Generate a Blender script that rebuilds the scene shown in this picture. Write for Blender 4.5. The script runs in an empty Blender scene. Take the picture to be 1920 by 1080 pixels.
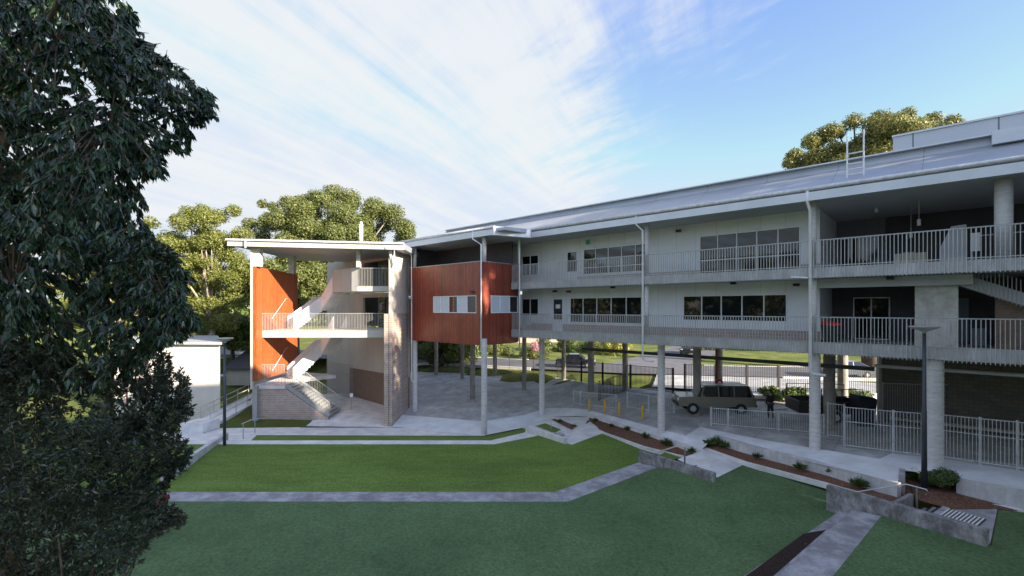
import bpy, bmesh, math, random
from mathutils import Vector, Matrix
from mathutils.bvhtree import BVHTree
random.seed(7)
E = 9.0; F = 880.0
sc = bpy.context.scene
COL = sc.collection
PI = math.pi
M_OF = {}

# ---------------------------------------------------------------- helpers
def W(px, py, H):
    z = F*H/(py-578.0); return Vector(((px-960)/F*z, z, E-H))
def D(px, py, d):
    return Vector(((px-960)/F*d, d, E+(578-py)/F*d))
FO = (.67, 34.8)
def FB(u, s, e):      # facade frame -> world
    return Vector((FO[0]+.737*u+.676*s, FO[1]-.676*u+.737*s, E+e))
def UF(px, s):
    k = (px-960)/F; ox = FO[0]+.676*s; oy = FO[1]+.737*s
    return (k*oy-ox)/(.737+.676*k)
def VW(t, s, e):      # wall behind the stairs: t metres to the far left of the pod
    return FB(-10.4-t, -2.75+s, e)

class MB:
    def __init__(self): self.v = []; self.f = []
    def poly(self, pts):
        n = len(self.v); self.v += [Vector(p) for p in pts]; self.f.append(tuple(range(n, n+len(pts))))
    def hexa(self, c):    # 8 corners: bottom 4 ccw, top 4 ccw
        n = len(self.v); self.v += [Vector(p) for p in c]
        for f in ((3,2,1,0),(4,5,6,7),(0,1,5,4),(1,2,6,5),(2,3,7,6),(3,0,4,7)): self.f.append(tuple(n+i for i in f))
        return self
    def box(self, x0, x1, y0, y1, z0, z1, fr=None):
        fr = fr or (lambda x, y, z: Vector((x, y, z)))
        return self.hexa([fr(x0,y0,z0),fr(x1,y0,z0),fr(x1,y1,z0),fr(x0,y1,z0),fr(x0,y0,z1),fr(x1,y0,z1),fr(x1,y1,z1),fr(x0,y1,z1)])
    def prism(self, pts, z0, z1):    # plan polygon, z may be function
        n = len(self.v); k = len(pts)
        f0 = z0 if callable(z0) else (lambda p: z0); f1 = z1 if callable(z1) else (lambda p: z1)
        self.v += [Vector((p[0], p[1], f0(p))) for p in pts]+[Vector((p[0], p[1], f1(p))) for p in pts]
        self.f.append(tuple(n+i for i in reversed(range(k)))); self.f.append(tuple(n+k+i for i in range(k)))
        for i in range(k):
            j = (i+1) % k; self.f.append((n+i, n+j, n+k+j, n+k+i))
        return self
    def bar(self, a, b, w, h=None, up=(0,0,1)):
        a = Vector(a); b = Vector(b); h = h or w; d = (b-a)
        if d.length < 1e-6: return self
        d.normalize(); u = Vector(up)
        if abs(d.dot(u)) > .95: u = Vector((0,1,0)) if abs(d.y) < .9 else Vector((1,0,0))
        s = d.cross(u).normalized(); t = s.cross(d).normalized()
        s *= w/2; t *= h/2
        return self.hexa([a-s-t, a+s-t, b+s-t, b-s-t, a-s+t, a+s+t, b+s+t, b-s+t])
    def tube(self, pts, r, n=8, caps=True):
        pts = [Vector(p) for p in pts]; rr = r if isinstance(r, (list, tuple)) else [r]*len(pts)
        base = len(self.v)
        for i, p in enumerate(pts):
            d = (pts[min(i+1, len(pts)-1)]-pts[max(i-1, 0)]).normalized()
            u = Vector((0,0,1)) if abs(d.z) < .9 else Vector((1,0,0))
            s = d.cross(u).normalized(); t = s.cross(d)
            for k in range(n):
                a = 2*PI*k/n; self.v.append(p+(s*math.cos(a)+t*math.sin(a))*rr[i])
        for i in range(len(pts)-1):
            for k in range(n):
                k2 = (k+1) % n
                self.f.append((base+i*n+k, base+i*n+k2, base+(i+1)*n+k2, base+(i+1)*n+k))
        if caps:
            self.f.append(tuple(base+k for k in reversed(range(n))))
            self.f.append(tuple(base+(len(pts)-1)*n+k for k in range(n)))
        return self
    def lathe(self, c, prof, n=20):
        c = Vector(c); base = len(self.v)
        for r, z in prof:
            for k in range(n): self.v.append(c+Vector((r*math.cos(2*PI*k/n), r*math.sin(2*PI*k/n), z)))
        for i in range(len(prof)-1):
            for k in range(n):
                k2 = (k+1) % n
                self.f.append((base+i*n+k, base+i*n+k2, base+(i+1)*n+k2, base+(i+1)*n+k))
        self.f.append(tuple(base+k for k in reversed(range(n)))); self.f.append(tuple(base+(len(prof)-1)*n+k for k in range(n)))
        return self
    def build(self, name, m, parent=None, smooth=False, bevel=0):
        me = bpy.data.meshes.new(name)
        inv = M_OF[parent.name].inverted() if parent is not None else None
        me.from_pydata([tuple(inv @ v) if inv else tuple(v) for v in self.v], [], self.f)
        me.update()
        bm = bmesh.new(); bm.from_mesh(me); bmesh.ops.recalc_face_normals(bm, faces=bm.faces)
        if bevel:
            bmesh.ops.bevel(bm, geom=list(bm.edges), offset=bevel, segments=2, affect='EDGES', profile=.6, clamp_overlap=True)
        bm.to_mesh(me); bm.free()
        me.materials.append(m)
        if smooth: me.polygons.foreach_set('use_smooth', [True]*len(me.polygons))
        o = bpy.data.objects.new(name, me); COL.objects.link(o)
        if parent is not None:
            o.parent = parent; M_OF[o.name] = M_OF[parent.name]      # part origin = thing origin
        else: M_OF[o.name] = Matrix()
        return o
def leafmesh(name, V, Fc, m, parent=None):
    me = bpy.data.meshes.new(name)
    inv = M_OF[parent.name].inverted() if parent is not None else Matrix()
    me.from_pydata([tuple(inv @ Vector(v)) for v in V], [], Fc); me.update(); me.materials.append(m)
    o = bpy.data.objects.new(name, me); COL.objects.link(o)
    if parent is not None: o.parent = parent; M_OF[o.name] = M_OF[parent.name]
    return o
def tag(o, label=None, cat=None, group=None, kind=None):
    if label: o['label'] = label
    if cat: o['category'] = cat
    if group: o['group'] = group
    if kind: o['kind'] = kind
    return o
def thing(name, label, cat, loc=(0,0,0), rz=0, group=None):
    o = bpy.data.objects.new(name, None); COL.objects.link(o); o.empty_display_size = .3
    o.location = loc; o.rotation_euler = (0,0,rz)
    M_OF[o.name] = Matrix.Translation(Vector(loc)) @ Matrix.Rotation(rz, 4, 'Z')
    return tag(o, label, cat, group)
def kids(o): return [c for c in bpy.data.objects if c.parent == o]
def copy_tree(o, parent=None):
    c = o.copy(); COL.objects.link(c)
    if parent is not None: c.parent = parent
    for ch in kids(o): copy_tree(ch, c)
    return c
def solo(mb, name, m, label, cat, group=None, loc=None, **k):   # single-mesh thing with its origin at loc
    if loc is None: loc = mb.v[0].copy(); loc.z = min(v.z for v in mb.v)
    loc = Vector(loc)
    for i, v in enumerate(mb.v): mb.v[i] = v-loc
    o = mb.build(name, m, None, **k); o.location = loc
    return tag(o, label, cat, group)
def struct(mb, name, m, **k):
    o = mb.build(name, m, None, **k); o['kind'] = 'structure'; return o

# ---------------------------------------------------------------- materials
def mat(name, col, rough=.7, metal=0, var=0, scale=3, bump=0, bscale=40, spec=.5, col2=None, detail=6, stretch=None, contrast=(.35,.65), coat=0):
    m = bpy.data.materials.new(name); m.use_nodes = True; nt = m.node_tree; b = nt.nodes['Principled BSDF']
    b.inputs['Roughness'].default_value = rough; b.inputs['Metallic'].default_value = metal
    b.inputs['Specular IOR Level'].default_value = spec; b.inputs['Coat Weight'].default_value = coat
    b.inputs['Base Color'].default_value = (*col, 1)
    N = nt.nodes.new; L = nt.links.new
    if var or bump:
        tc = N('ShaderNodeTexCoord'); src = tc.outputs['Object']
        if stretch:
            mp = N('ShaderNodeMapping'); mp.inputs['Scale'].default_value = stretch; L(src, mp.inputs[0]); src = mp.outputs[0]
    if var:
        n = N('ShaderNodeTexNoise'); n.inputs['Scale'].default_value = scale; n.inputs['Detail'].default_value = detail; n.inputs['Roughness'].default_value = .65
        L(src, n.inputs['Vector'])
        r = N('ShaderNodeValToRGB'); c2 = col2 or tuple(c*(1-var) for c in col)
        r.color_ramp.elements[0].position = contrast[0]; r.color_ramp.elements[1].position = contrast[1]
        r.color_ramp.elements[0].color = (*c2, 1); r.color_ramp.elements[1].color = (*[min(1, c*(1+var*.4)) for c in col], 1)
        L(n.outputs['Fac'], r.inputs[0]); L(r.outputs[0], b.inputs['Base Color'])
    if bump:
        n2 = N('ShaderNodeTexNoise'); n2.inputs['Scale'].default_value = bscale; n2.inputs['Detail'].default_value = 4; L(src, n2.inputs['Vector'])
        bp = N('ShaderNodeBump'); bp.inputs['Strength'].default_value = bump; bp.inputs['Distance'].default_value = .02
        L(n2.outputs['Fac'], bp.inputs['Height']); L(bp.outputs[0], b.inputs['Normal'])
    return m
def stripes(m, axis, width, dark=.25, gap=.08, tint=.25, both=False):
    """vertical boards / panel joints along one object axis, each board with its own tone"""
    nt = m.node_tree; b = nt.nodes['Principled BSDF']; N = nt.nodes.new; L = nt.links.new
    tc = N('ShaderNodeTexCoord'); sp = N('ShaderNodeSeparateXYZ'); L(tc.outputs['Object'], sp.inputs[0])
    if axis == 'XY':
        a_ = N('ShaderNodeMath'); a_.operation = 'SUBTRACT'; L(sp.outputs[0], a_.inputs[0]); L(sp.outputs[1], a_.inputs[1]); src = a_.outputs[0]
    else: src = sp.outputs['XYZ'.index(axis)]
    d = N('ShaderNodeMath'); d.operation = 'DIVIDE'; L(src, d.inputs[0]); d.inputs[1].default_value = width
    fr = N('ShaderNodeMath'); fr.operation = 'FRACT'; L(d.outputs[0], fr.inputs[0])
    lt = N('ShaderNodeMath'); lt.operation = 'LESS_THAN'; L(fr.outputs[0], lt.inputs[0]); lt.inputs[1].default_value = gap
    fl = N('ShaderNodeMath'); fl.operation = 'FLOOR'; L(d.outputs[0], fl.inputs[0])
    wn = N('ShaderNodeTexWhiteNoise'); wn.noise_dimensions = '1D'; L(fl.outputs[0], wn.inputs['W'])
    mr = N('ShaderNodeMapRange'); L(wn.outputs['Value'], mr.inputs[0]); mr.inputs[3].default_value = 1-tint; mr.inputs[4].default_value = 1+tint*.5
    ml = N('ShaderNodeMath'); ml.operation = 'MULTIPLY_ADD'; L(lt.outputs[0], ml.inputs[0]); ml.inputs[1].default_value = -(1-dark); L(mr.outputs[0], ml.inputs[2])
    vm = N('ShaderNodeVectorMath'); vm.operation = 'SCALE'
    bc = b.inputs['Base Color']
    if bc.is_linked: L(bc.links[0].from_socket, vm.inputs[0])
    else: vm.inputs[0].default_value = bc.default_value[:3]
    L(ml.outputs[0], vm.inputs['Scale']); L(vm.outputs[0], bc)
    return m
def bricks(name, c1, c2, mortar, axis='XY', rot=0, bw=.24, bh=.086):
    m = bpy.data.materials.new(name); m.use_nodes = True; nt = m.node_tree; b = nt.nodes['Principled BSDF']; N = nt.nodes.new; L = nt.links.new
    b.inputs['Roughness'].default_value = .85
    tc = N('ShaderNodeTexCoord'); sp = N('ShaderNodeSeparateXYZ'); L(tc.outputs['Object'], sp.inputs[0])
    ad = N('ShaderNodeMath'); L(sp.outputs[0], ad.inputs[0]); L(sp.outputs[1], ad.inputs[1])
    cb = N('ShaderNodeCombineXYZ'); L(ad.outputs[0], cb.inputs[0]); L(sp.outputs[2], cb.inputs[1])
    t = N('ShaderNodeTexBrick'); L(cb.outputs[0], t.inputs['Vector'])
    t.inputs['Color1'].default_value = (*c1, 1); t.inputs['Color2'].default_value = (*c2, 1); t.inputs['Mortar'].default_value = (*mortar, 1)
    t.inputs['Scale'].default_value = 1; t.inputs['Mortar Size'].default_value = .014; t.inputs['Brick Width'].default_value = bw; t.inputs['Row Height'].default_value = bh
    n = N('ShaderNodeTexNoise'); n.inputs['Scale'].default_value = 2.5; L(cb.outputs[0], n.inputs['Vector'])
    mx = N('ShaderNodeMixRGB'); mx.blend_type = 'MULTIPLY'; mx.inputs[0].default_value = .35
    L(t.outputs[0], mx.inputs[1]); L(n.outputs['Color'], mx.inputs[2]); L(mx.outputs[0], b.inputs['Base Color'])
    bp = N('ShaderNodeBump'); bp.inputs['Strength'].default_value = .5; bp.inputs['Distance'].default_value = .01; bp.invert = True
    L(t.outputs['Fac'], bp.inputs['Height']); L(bp.outputs[0], b.inputs['Normal'])
    return m
def leafmat(name, c1, c2, rough=.5, trans=.25, spec=.5):
    m = bpy.data.materials.new(name); m.use_nodes = True; nt = m.node_tree; b = nt.nodes['Principled BSDF']; N = nt.nodes.new; L = nt.links.new
    b.inputs['Roughness'].default_value = rough; b.inputs['Specular IOR Level'].default_value = spec
    g = N('ShaderNodeNewGeometry'); r = N('ShaderNodeValToRGB')
    r.color_ramp.elements[0].color = (*c1, 1); r.color_ramp.elements[1].color = (*c2, 1)
    L(g.outputs['Random Per Island'], r.inputs[0]); L(r.outputs[0], b.inputs['Base Color'])
    if trans:
        t = N('ShaderNodeBsdfTranslucent'); L(r.outputs[0], t.inputs[0])
        mx = N('ShaderNodeMixShader'); mx.inputs[0].default_value = trans
        L(b.outputs[0], mx.inputs[1]); L(t.outputs[0], mx.inputs[2]); L(mx.outputs[0], nt.nodes['Material Output'].inputs[0])
    return m
def stained(name, base, stain, dark, rough=.85, st=(1.6,1.6,.8)):
    """weathered concrete: broad tone, blotchy stains, vertical runs, fine grain"""
    m = mat(name, base, rough, var=.25, scale=1.2, bump=.4, bscale=35); nt = m.node_tree; b = nt.nodes['Principled BSDF']; N = nt.nodes.new; L = nt.links.new
    tc = N('ShaderNodeTexCoord'); mp = N('ShaderNodeMapping'); mp.inputs['Scale'].default_value = st; L(tc.outputs['Object'], mp.inputs[0])
    n = N('ShaderNodeTexNoise'); n.inputs['Scale'].default_value = 1.6; n.inputs['Detail'].default_value = 8; n.inputs['Roughness'].default_value = .75; L(mp.outputs[0], n.inputs['Vector'])
    r = N('ShaderNodeValToRGB'); r.color_ramp.elements[0].position = .42; r.color_ramp.elements[1].position = .62
    r.color_ramp.elements[0].color = (dark, dark, dark, 1); r.color_ramp.elements[1].color = (0,0,0,1); L(n.outputs['Fac'], r.inputs[0])
    mx = N('ShaderNodeMixRGB'); src = b.inputs['Base Color'].links[0].from_socket
    L(r.outputs[0], mx.inputs[0]); L(src, mx.inputs[1]); mx.inputs[2].default_value = (*stain, 1); L(mx.outputs[0], b.inputs['Base Color'])
    return m

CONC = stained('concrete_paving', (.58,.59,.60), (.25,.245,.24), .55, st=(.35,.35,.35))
def joints(m, size, rot, dark=.55, w=.014):
    nt = m.node_tree; b = nt.nodes['Principled BSDF']; N = nt.nodes.new; L = nt.links.new
    tc = N('ShaderNodeTexCoord'); mp = N('ShaderNodeMapping'); mp.inputs['Rotation'].default_value = (0,0,rot); L(tc.outputs['Object'], mp.inputs[0])
    t = N('ShaderNodeTexBrick'); t.offset = 0; t.inputs['Scale'].default_value = 1; t.inputs['Brick Width'].default_value = size; t.inputs['Row Height'].default_value = size
    t.inputs['Mortar Size'].default_value = w; t.inputs['Color1'].default_value = (1,1,1,1); t.inputs['Color2'].default_value = (.9,.9,.9,1); t.inputs['Mortar'].default_value = (dark,dark,dark,1)
    L(mp.outputs[0], t.inputs['Vector']); mx = N('ShaderNodeMixRGB'); mx.blend_type = 'MULTIPLY'; mx.inputs[0].default_value = 1
    L(b.inputs['Base Color'].links[0].from_socket, mx.inputs[1]); L(t.outputs[0], mx.inputs[2]); L(mx.outputs[0], b.inputs['Base Color'])
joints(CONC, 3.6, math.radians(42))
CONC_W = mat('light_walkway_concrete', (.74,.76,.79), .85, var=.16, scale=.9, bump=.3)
CONC_L = mat('pale_concrete_paving', (.72,.72,.71), .85, var=.22, scale=1.1, bump=.3)
CONC_DIRTY = stained('weathered_concrete', (.47,.47,.50), (.16,.155,.17), .75, st=(.7,.7,.5))
CONC_EDGE = stained('stained_edge_concrete', (.66,.67,.69), (.36,.35,.34), .5, st=(1.8,1.8,.5))
CONC_WALL = mat('board_concrete', (.55,.53,.49), .85, var=.3, scale=3, bump=.3, contrast=(.3,.6))
COLUMN = mat('column_concrete', (.64,.635,.63), .8, var=.16, scale=2.5, bump=.4, stretch=(1,1,5))
TURF_B = mat('bright_turf', (.155,.235,.052), .95, var=.35, scale=.5, bump=1, bscale=90, stretch=(.45,1.2,1), col2=(.118,.182,.042), spec=.1)
TURF_M = mat('dark_turf', (.118,.190,.088), .95, var=.3, scale=.35, bump=1, bscale=90, spec=.1, col2=(.094,.154,.072))
for m_ in (TURF_B, TURF_M):          # fibre-scale speckle
    nt = m_.node_tree; b = nt.nodes['Principled BSDF']; tc = nt.nodes.new('ShaderNodeTexCoord')
    n = nt.nodes.new('ShaderNodeTexNoise'); n.inputs['Scale'].default_value = 11; n.inputs['Detail'].default_value = 8; n.inputs['Roughness'].default_value = .8
    nt.links.new(tc.outputs['Object'], n.inputs['Vector'])
    mr = nt.nodes.new('ShaderNodeMapRange'); mr.inputs[1].default_value = .3; mr.inputs[2].default_value = .7; mr.inputs[3].default_value = .45; mr.inputs[4].default_value = 1.55
    nt.links.new(n.outputs['Fac'], mr.inputs[0])
    vm = nt.nodes.new('ShaderNodeVectorMath'); vm.operation = 'SCALE'; nt.links.new(b.inputs['Base Color'].links[0].from_socket, vm.inputs[0]); nt.links.new(mr.outputs[0], vm.inputs['Scale'])
    nt.links.new(vm.outputs[0], b.inputs['Base Color'])
GRASS = mat('verge_grass', (.165,.170,.055), .95, var=.5, scale=.35, bump=.8, bscale=20, col2=(.07,.11,.02), spec=.1)
BANK = mat('bank_grass', (.07,.11,.022), .95, var=.5, scale=1.2, bump=1, bscale=40, col2=(.10,.085,.03), spec=.1)
MULCH = mat('bark_mulch', (.22,.125,.085), .95, var=.6, scale=14, bump=1, bscale=50, col2=(.08,.04,.028), spec=.1)
MULCH_D = mat('dark_mulch', (.055,.038,.034), .95, var=.5, scale=14, bump=1, bscale=50, spec=.1)
ASPHALT = mat('asphalt', (.13,.13,.145), .9, var=.25, scale=.6, bump=.4)
WHITE = mat('white_paint', (.78,.79,.80), .5, var=.08, scale=2)
TRIM = mat('pale_grey_metal', (.60,.63,.67), .38, metal=.25, var=.1, scale=.8)
GALV = mat('galvanised_steel', (.62,.64,.66), .42, metal=.25, var=.25, scale=5)
GALV_D = mat('dull_galvanised_steel', (.38,.40,.41), .5, metal=.4, var=.2, scale=5)
RAILM = mat('balustrade_steel', (.50,.50,.49), .4, metal=.3, var=.15, scale=2)
BLACKM = mat('black_powder_coat', (.018,.018,.02), .45)
LAMPM = mat('dark_blue_grey_paint', (.045,.055,.075), .4, var=.1, scale=3)
PANEL = stripes(mat('grey_wall_panels', (.74,.76,.79), .55, var=.06, scale=.8), 'X', 1.2, dark=.55, gap=.012, tint=.05)
CREAM = stripes(mat('cream_wall_panels', (.52,.49,.44), .7, var=.08, scale=.8), 'X', 1.2, dark=.6, gap=.012, tint=.05)
CREAMP = mat('cream_render', (.56,.53,.47), .8, var=.12, scale=1, bump=.1)
TIMBER = stripes(mat('red_timber_cladding', (.29,.060,.032), .45, var=.4, scale=2.2, stretch=(6,6,.6), coat=.15), 'XY', .10, dark=.4, gap=.12, tint=.3)
TIMBER_O = stripes(mat('orange_timber_cladding', (.42,.112,.030), .5, var=.35, scale=2.2, stretch=(6,6,.6)), 'XY', .13, dark=.35, gap=.09, tint=.3)
BRICK = bricks('pale_brown_brick', (.42,.32,.265), (.50,.40,.345), (.58,.55,.52), bw=.42, bh=.17)
BRICK_B = bricks('tan_brick', (.24,.145,.095), (.31,.20,.13), (.25,.21,.18))
GLASS = mat('dark_window_glass', (.010,.012,.015), .03, spec=.5)
CURT = mat('pale_blind', (.55,.60,.66), .35, spec=.6)
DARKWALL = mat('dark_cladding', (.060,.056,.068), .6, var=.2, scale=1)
BLUEGREY = stripes(mat('blue_grey_wall', (.16,.18,.21), .6), 'X', 1.2, dark=.6, gap=.012, tint=.05)
CHEEK = stained('streaked_cheek_concrete', (.46,.46,.48), (.12,.115,.12), .9, st=(1.2,1.2,.7))
BLOCK = bricks('grey_blockwork', (.15,.145,.13), (.19,.18,.16), (.12,.115,.11), bw=.4, bh=.2)
ROOFM = stripes(mat('metal_roof', (.42,.45,.49), .42, metal=.35, var=.1, scale=.6), 'X', 3.2, dark=.55, gap=.008, tint=.04)
SCREENM = stripes(mat('roof_screen_panels', (.50,.54,.60), .45, metal=.1), 'X', 2.75, dark=.3, gap=.02, tint=.03)
SOFFIT = mat('soffit_lining', (.50,.51,.53), .7, var=.06, scale=1)
YELLOW = mat('safety_yellow', (.72,.44,.02), .45, var=.2, scale=6)
RED = mat('red_plastic', (.55,.02,.035), .4)
BINM = mat('dark_green_plastic', (.025,.045,.035), .5)
BARK = mat('bark', (.11,.085,.065), .9, var=.5, scale=5, bump=1, bscale=12)
BARK_P = mat('pale_gum_bark', (.34,.29,.23), .85, var=.5, scale=3, bump=.6, bscale=12)
RUBBER = mat('tyre_rubber', (.015,.015,.016), .8)
LF_DARK = leafmat('dark_glossy_leaf', (.010,.026,.018), (.036,.078,.030), .24, .1, .6)
LF_FINE = leafmat('small_dark_leaf', (.010,.022,.015), (.034,.052,.028), .30, .1, .5)
LF_GUM = leafmat('gum_leaf', (.075,.11,.028), (.19,.205,.055), .5, .3)
LF_YEL = leafmat('yellow_green_leaf', (.10,.135,.028), (.25,.26,.06), .5, .35)
LF_FIG = leafmat('broad_tree_leaf', (.075,.105,.025), (.27,.25,.06), .5, .3)
LF_STREET = leafmat('street_tree_leaf', (.045,.085,.02), (.15,.20,.035), .5, .3)
LF_LIME = leafmat('lime_leaf', (.24,.28,.04), (.45,.42,.09), .5, .35)
LF_PLANT = leafmat('tussock_leaf', (.05,.10,.025), (.12,.18,.05), .5, .2)
LF_PINK = leafmat('pink_blossom', (.40,.16,.22), (.5,.3,.33), .6, .3)

# ---------------------------------------------------------------- ground
def sheet(quads):
    mb = MB()
    for q in quads: mb.poly(q)
    return mb
def HZ(v, dz): return [Vector((p.x, p.y, p.z+dz)) for p in v]
# terrain
mb = MB(); xs = [-400,-250,-150,-100,-80]+[-60+3*i for i in range(47)]+[90,110,150,250,400]
ys = [-300,-150,-80,-50]+[-40+3*i for i in range(50)]+[120,150,200,300,600]
def terr(x, y):
    f = .55*x+.835*y; t = min(1, max(0, (f-35.5)/4)); z = -.45+t*(2.45+.45-.03)
    t2 = min(1, max(0, (f-58)/60)); z += t2*1.8
    return z
idx = {}
for j, y in enumerate(ys):
    for i, x in enumerate(xs): idx[i,j] = len(mb.v); mb.v.append(Vector((x, y, terr(x, y))))
for j in range(len(ys)-1):
    for i in range(len(xs)-1): mb.f.append((idx[i,j], idx[i+1,j], idx[i+1,j+1], idx[i,j+1]))
struct(mb, 'ground', GRASS)
# concrete floor: walkway front edge and back edge
fr = [W(735,801,9.0), W(905,817,8.9), W(985,801,8.55), W(1035,781,8.35), W(1080,780,8.1), W(1105,781,8.05), W(1210,813,7.8), W(1314,845,7.5),
      W(1338,821,7.35), W(1421,842,7.15), W(1468,853,7.05), W(1682,905,6.75), W(1697,882,6.72), W(1793,895,6.65), W(1990,930,6.5)]
bk = [W(775,697,7.2), W(900,701,7.0), W(960,702,6.95), W(1000,704,6.9), W(1045,708,6.8), W(1090,716,6.7), W(1150,722,6.6), W(1195,728,6.55),
      W(1225,728,6.5), W(1290,735,6.45), W(1340,738,6.42), W(1560,742,6.4), W(1640,742,6.4), W(1760,748,6.4), W(1990,752,6.4)]
mb = MB(); NR = 6
grid = []
for a, b in zip(fr, bk): grid.append([a.lerp(b, (k/NR)) for k in range(NR+1)])
for i in range(len(fr)-1):
    for k in range(NR): mb.poly([grid[i][k], grid[i+1][k], grid[i+1][k+1], grid[i][k+1]])
floor_polys = list(mb.f); floor_v = list(mb.v)
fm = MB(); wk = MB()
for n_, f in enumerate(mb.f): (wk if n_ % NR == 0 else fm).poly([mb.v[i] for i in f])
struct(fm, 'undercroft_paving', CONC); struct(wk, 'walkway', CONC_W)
# left apron and path
ap = [[W(570,799,9.0), W(735,801,9.0), W(775,770,8.75), W(720,755,8.7), W(600,779,8.7)],
      [W(735,801,9.0), W(775,697,7.2), W(700,700,8.0), W(720,755,8.7), W(775,770,8.75)][0:1]+[W(775,697,7.2), W(740,700,7.4), W(700,740,8.6), W(720,755,8.72)],
      [W(600,779,8.7), W(720,755,8.7), W(700,735,8.6), W(585,740,8.6)]]
mb = sheet(ap); floor_v2 = mb
struct(mb, 'entry_paving', CONC_L)
path = [[W(385,812,9.0), W(480,816,8.9), W(905,817,8.9), W(735,801,9.0), W(570,801,9.0), W(385,803,9.05)]]
mbp = sheet([HZ(path[0], -.004)])
mbp.poly([W(300,826,8.54), W(474,826,8.54), W(480,817.5,8.8), W(480,815.5,8.9), W(385,812,9.0), W(300,812,9.0)])
struct(mbp, 'path', CONC_L)
dr = MB().bar(W(562,801.5,8.98), W(862,801.5,8.98), .12, .03); struct(dr, 'channel_drain', GALV_D)
# grass bank beside the stairs
mb = sheet([[W(385,803,9.05), W(570,801,9.0), W(602,778,8.72), W(470,776,8.6), W(470,748,7.9), W(372,790,8.9)]])
struct(mb, 'grass_bank', BANK)
# kerb (white seat edge), strip lawn, bright lawn
HB = 8.12; HM = 7.77; HR = 7.3
kA = [W(330,833,HB), W(927,833,HB), W(1008,817,HB)]; kB = [W(360,826,HB), W(920,826,HB), W(985,811,HB)]
mb = MB()
for i in range(2):
    a, b, c, d_ = kA[i], kA[i+1], kB[i+1], kB[i]
    mb.hexa([v+Vector((0,0,-.7)) for v in (a,b,c,d_)]+[v+Vector((0,0,.012)) for v in (a,b,c,d_)])
struct(mb, 'white_kerb', CONC_L)
mb = sheet([HZ([W(470,826,HB+.42), W(920,827,HB+.42), W(910,817.5,8.8), W(480,817.5,8.8)], 0), [W(920,827,HB+.42), W(985,812,HB+.4), W(985,803,8.5), W(910,817.5,8.8)]])
struct(mb, 'strip_lawn', TURF_B)
pts = [W(200,833,HB), W(927,833,HB), W(1055,833,HB), W(1072,833.3,HB), W(1132,812,HB), W(1205,837,HB), W(1272,858,HB), W(1197,871,HB), W(1185,880,HB), W(1040,924,HB), W(200,924,HB)]
def flat(pts, z, name, m, sub=None):
    mb = MB(); mb.poly([(p.x, p.y, z) for p in pts]); return struct(mb, name, m)
def xy(px, py, H): v = W(px, py, H); return (v.x, v.y)
BL = [xy(100,832,HB), xy(927,832,HB), xy(1008,816,HB), xy(1060,833,HB), xy(1132,812,HB), xy(1300,865,HB), xy(1200,873,HM+.2), xy(1040,925,HM+.1), xy(100,925,HM+.1)]
# triangulated flat lawns
mb = MB(); mb.poly([(p[0], p[1], E-HB) for p in BL]); struct(mb, 'bright_lawn', TURF_B)
# step strip between lawns (top level with the mid lawn)
mb = MB()
SA = [xy(-200,940,HM), xy(1065,941,HM), xy(1232,877,HM), xy(1290,858,HM)]; SB = [xy(-200,923,HM), xy(1040,923,HM), xy(1196,868,HM), xy(1240,852,HM)]
for i in range(2):
    q = [SA[i], SA[i+1], SB[i+1], SB[i]]; mb.prism(q, E-HM-.8, E-HM+.015)
struct(mb, 'concrete_seat_step', CONC_DIRTY)
ML = [xy(-900,1500,HM), xy(960,1500,HM), xy(1130,1300,HM), xy(1395,1082,HM), xy(1578,960,HM), xy(1549,906,HM), xy(1400,868,HM), xy(1310,880,HM), xy(1232,877,HM), xy(1065,941,HM), xy(-900,941,HM)]
ML = [(-34.,2.)]+[(0.,-3.5),(8.5,-3.5)]+ML[3:10]+[(-34., xy(0,941,HM)[1])]
mb = MB(); mb.poly([(p[0], p[1], E-HM) for p in ML]); struct(mb, 'middle_lawn', TURF_M)
mb = MB(); mb.poly([(p[0], p[1], E-HR) for p in [xy(1480,1082,HR), (12.96,16.6), (14.5,14.36), (14.8,14.48), (17.6,16.98), (24,15.2), (24,9), (24,-3), (10,-3)]]); struct(mb, 'right_lawn', TURF_M)
# right seating steps: two concrete treads with a mulch bed
def strip(name, a0, a1, b0, b1, z0, z1, m):
    mb = MB(); mb.prism([a0, a1, b1, b0], z0, z1); return struct(mb, name, m)
def ext(a, b, k): return (a[0]+(b[0]-a[0])*k, a[1]+(b[1]-a[1])*k)
a1 = xy(1578,957,HM-.02); a0 = xy(1392,1080,HM-.02); b1 = xy(1590,964,HM-.1); b0 = xy(1425,1080,HM-.1)
H1 = HM-.12
q = [xy(1392,1082,H1), xy(1578,958,H1), xy(1592,955,H1), xy(1628,960,H1)]
A0 = xy(1392,1082,H1); A1 = xy(1576,957,H1); B0 = xy(1458,1082,H1-.0); B1 = xy(1636,962,H1)
A0e = ext(A1, A0, 2.2); B0e = ext(B1, B0, 2.2)
strip('lower_seat_step', A0e, A1, B0e, B1, E-8.4, E-H1, CONC_DIRTY)
# mulch bed lying in the lower tread
m0 = xy(1402,1078,H1); m1 = xy(1507,1001,H1); m2 = xy(1548,994,H1); m3 = xy(1452,1078,H1)
m0e = ext(m1, m0, 2.0); m3e = ext(m2, m3, 2.0)
mb = MB(); mb.prism([m0e, m1, m2, m3e], E-H1-.1, E-H1+.012); struct(mb, 'mulch_bed', MULCH_D)
H2 = HR-.012
A0 = xy(1455,1082,H2); A1 = xy(1598,955,H2); B0 = xy(1560,1082,H2); B1 = xy(1652,968,H2)
strip('upper_seat_step', ext(A1, A0, 2.2), A1, ext(B1, B0, 2.2), B1, E-8.4, E-H2, CONC_DIRTY)

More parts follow.
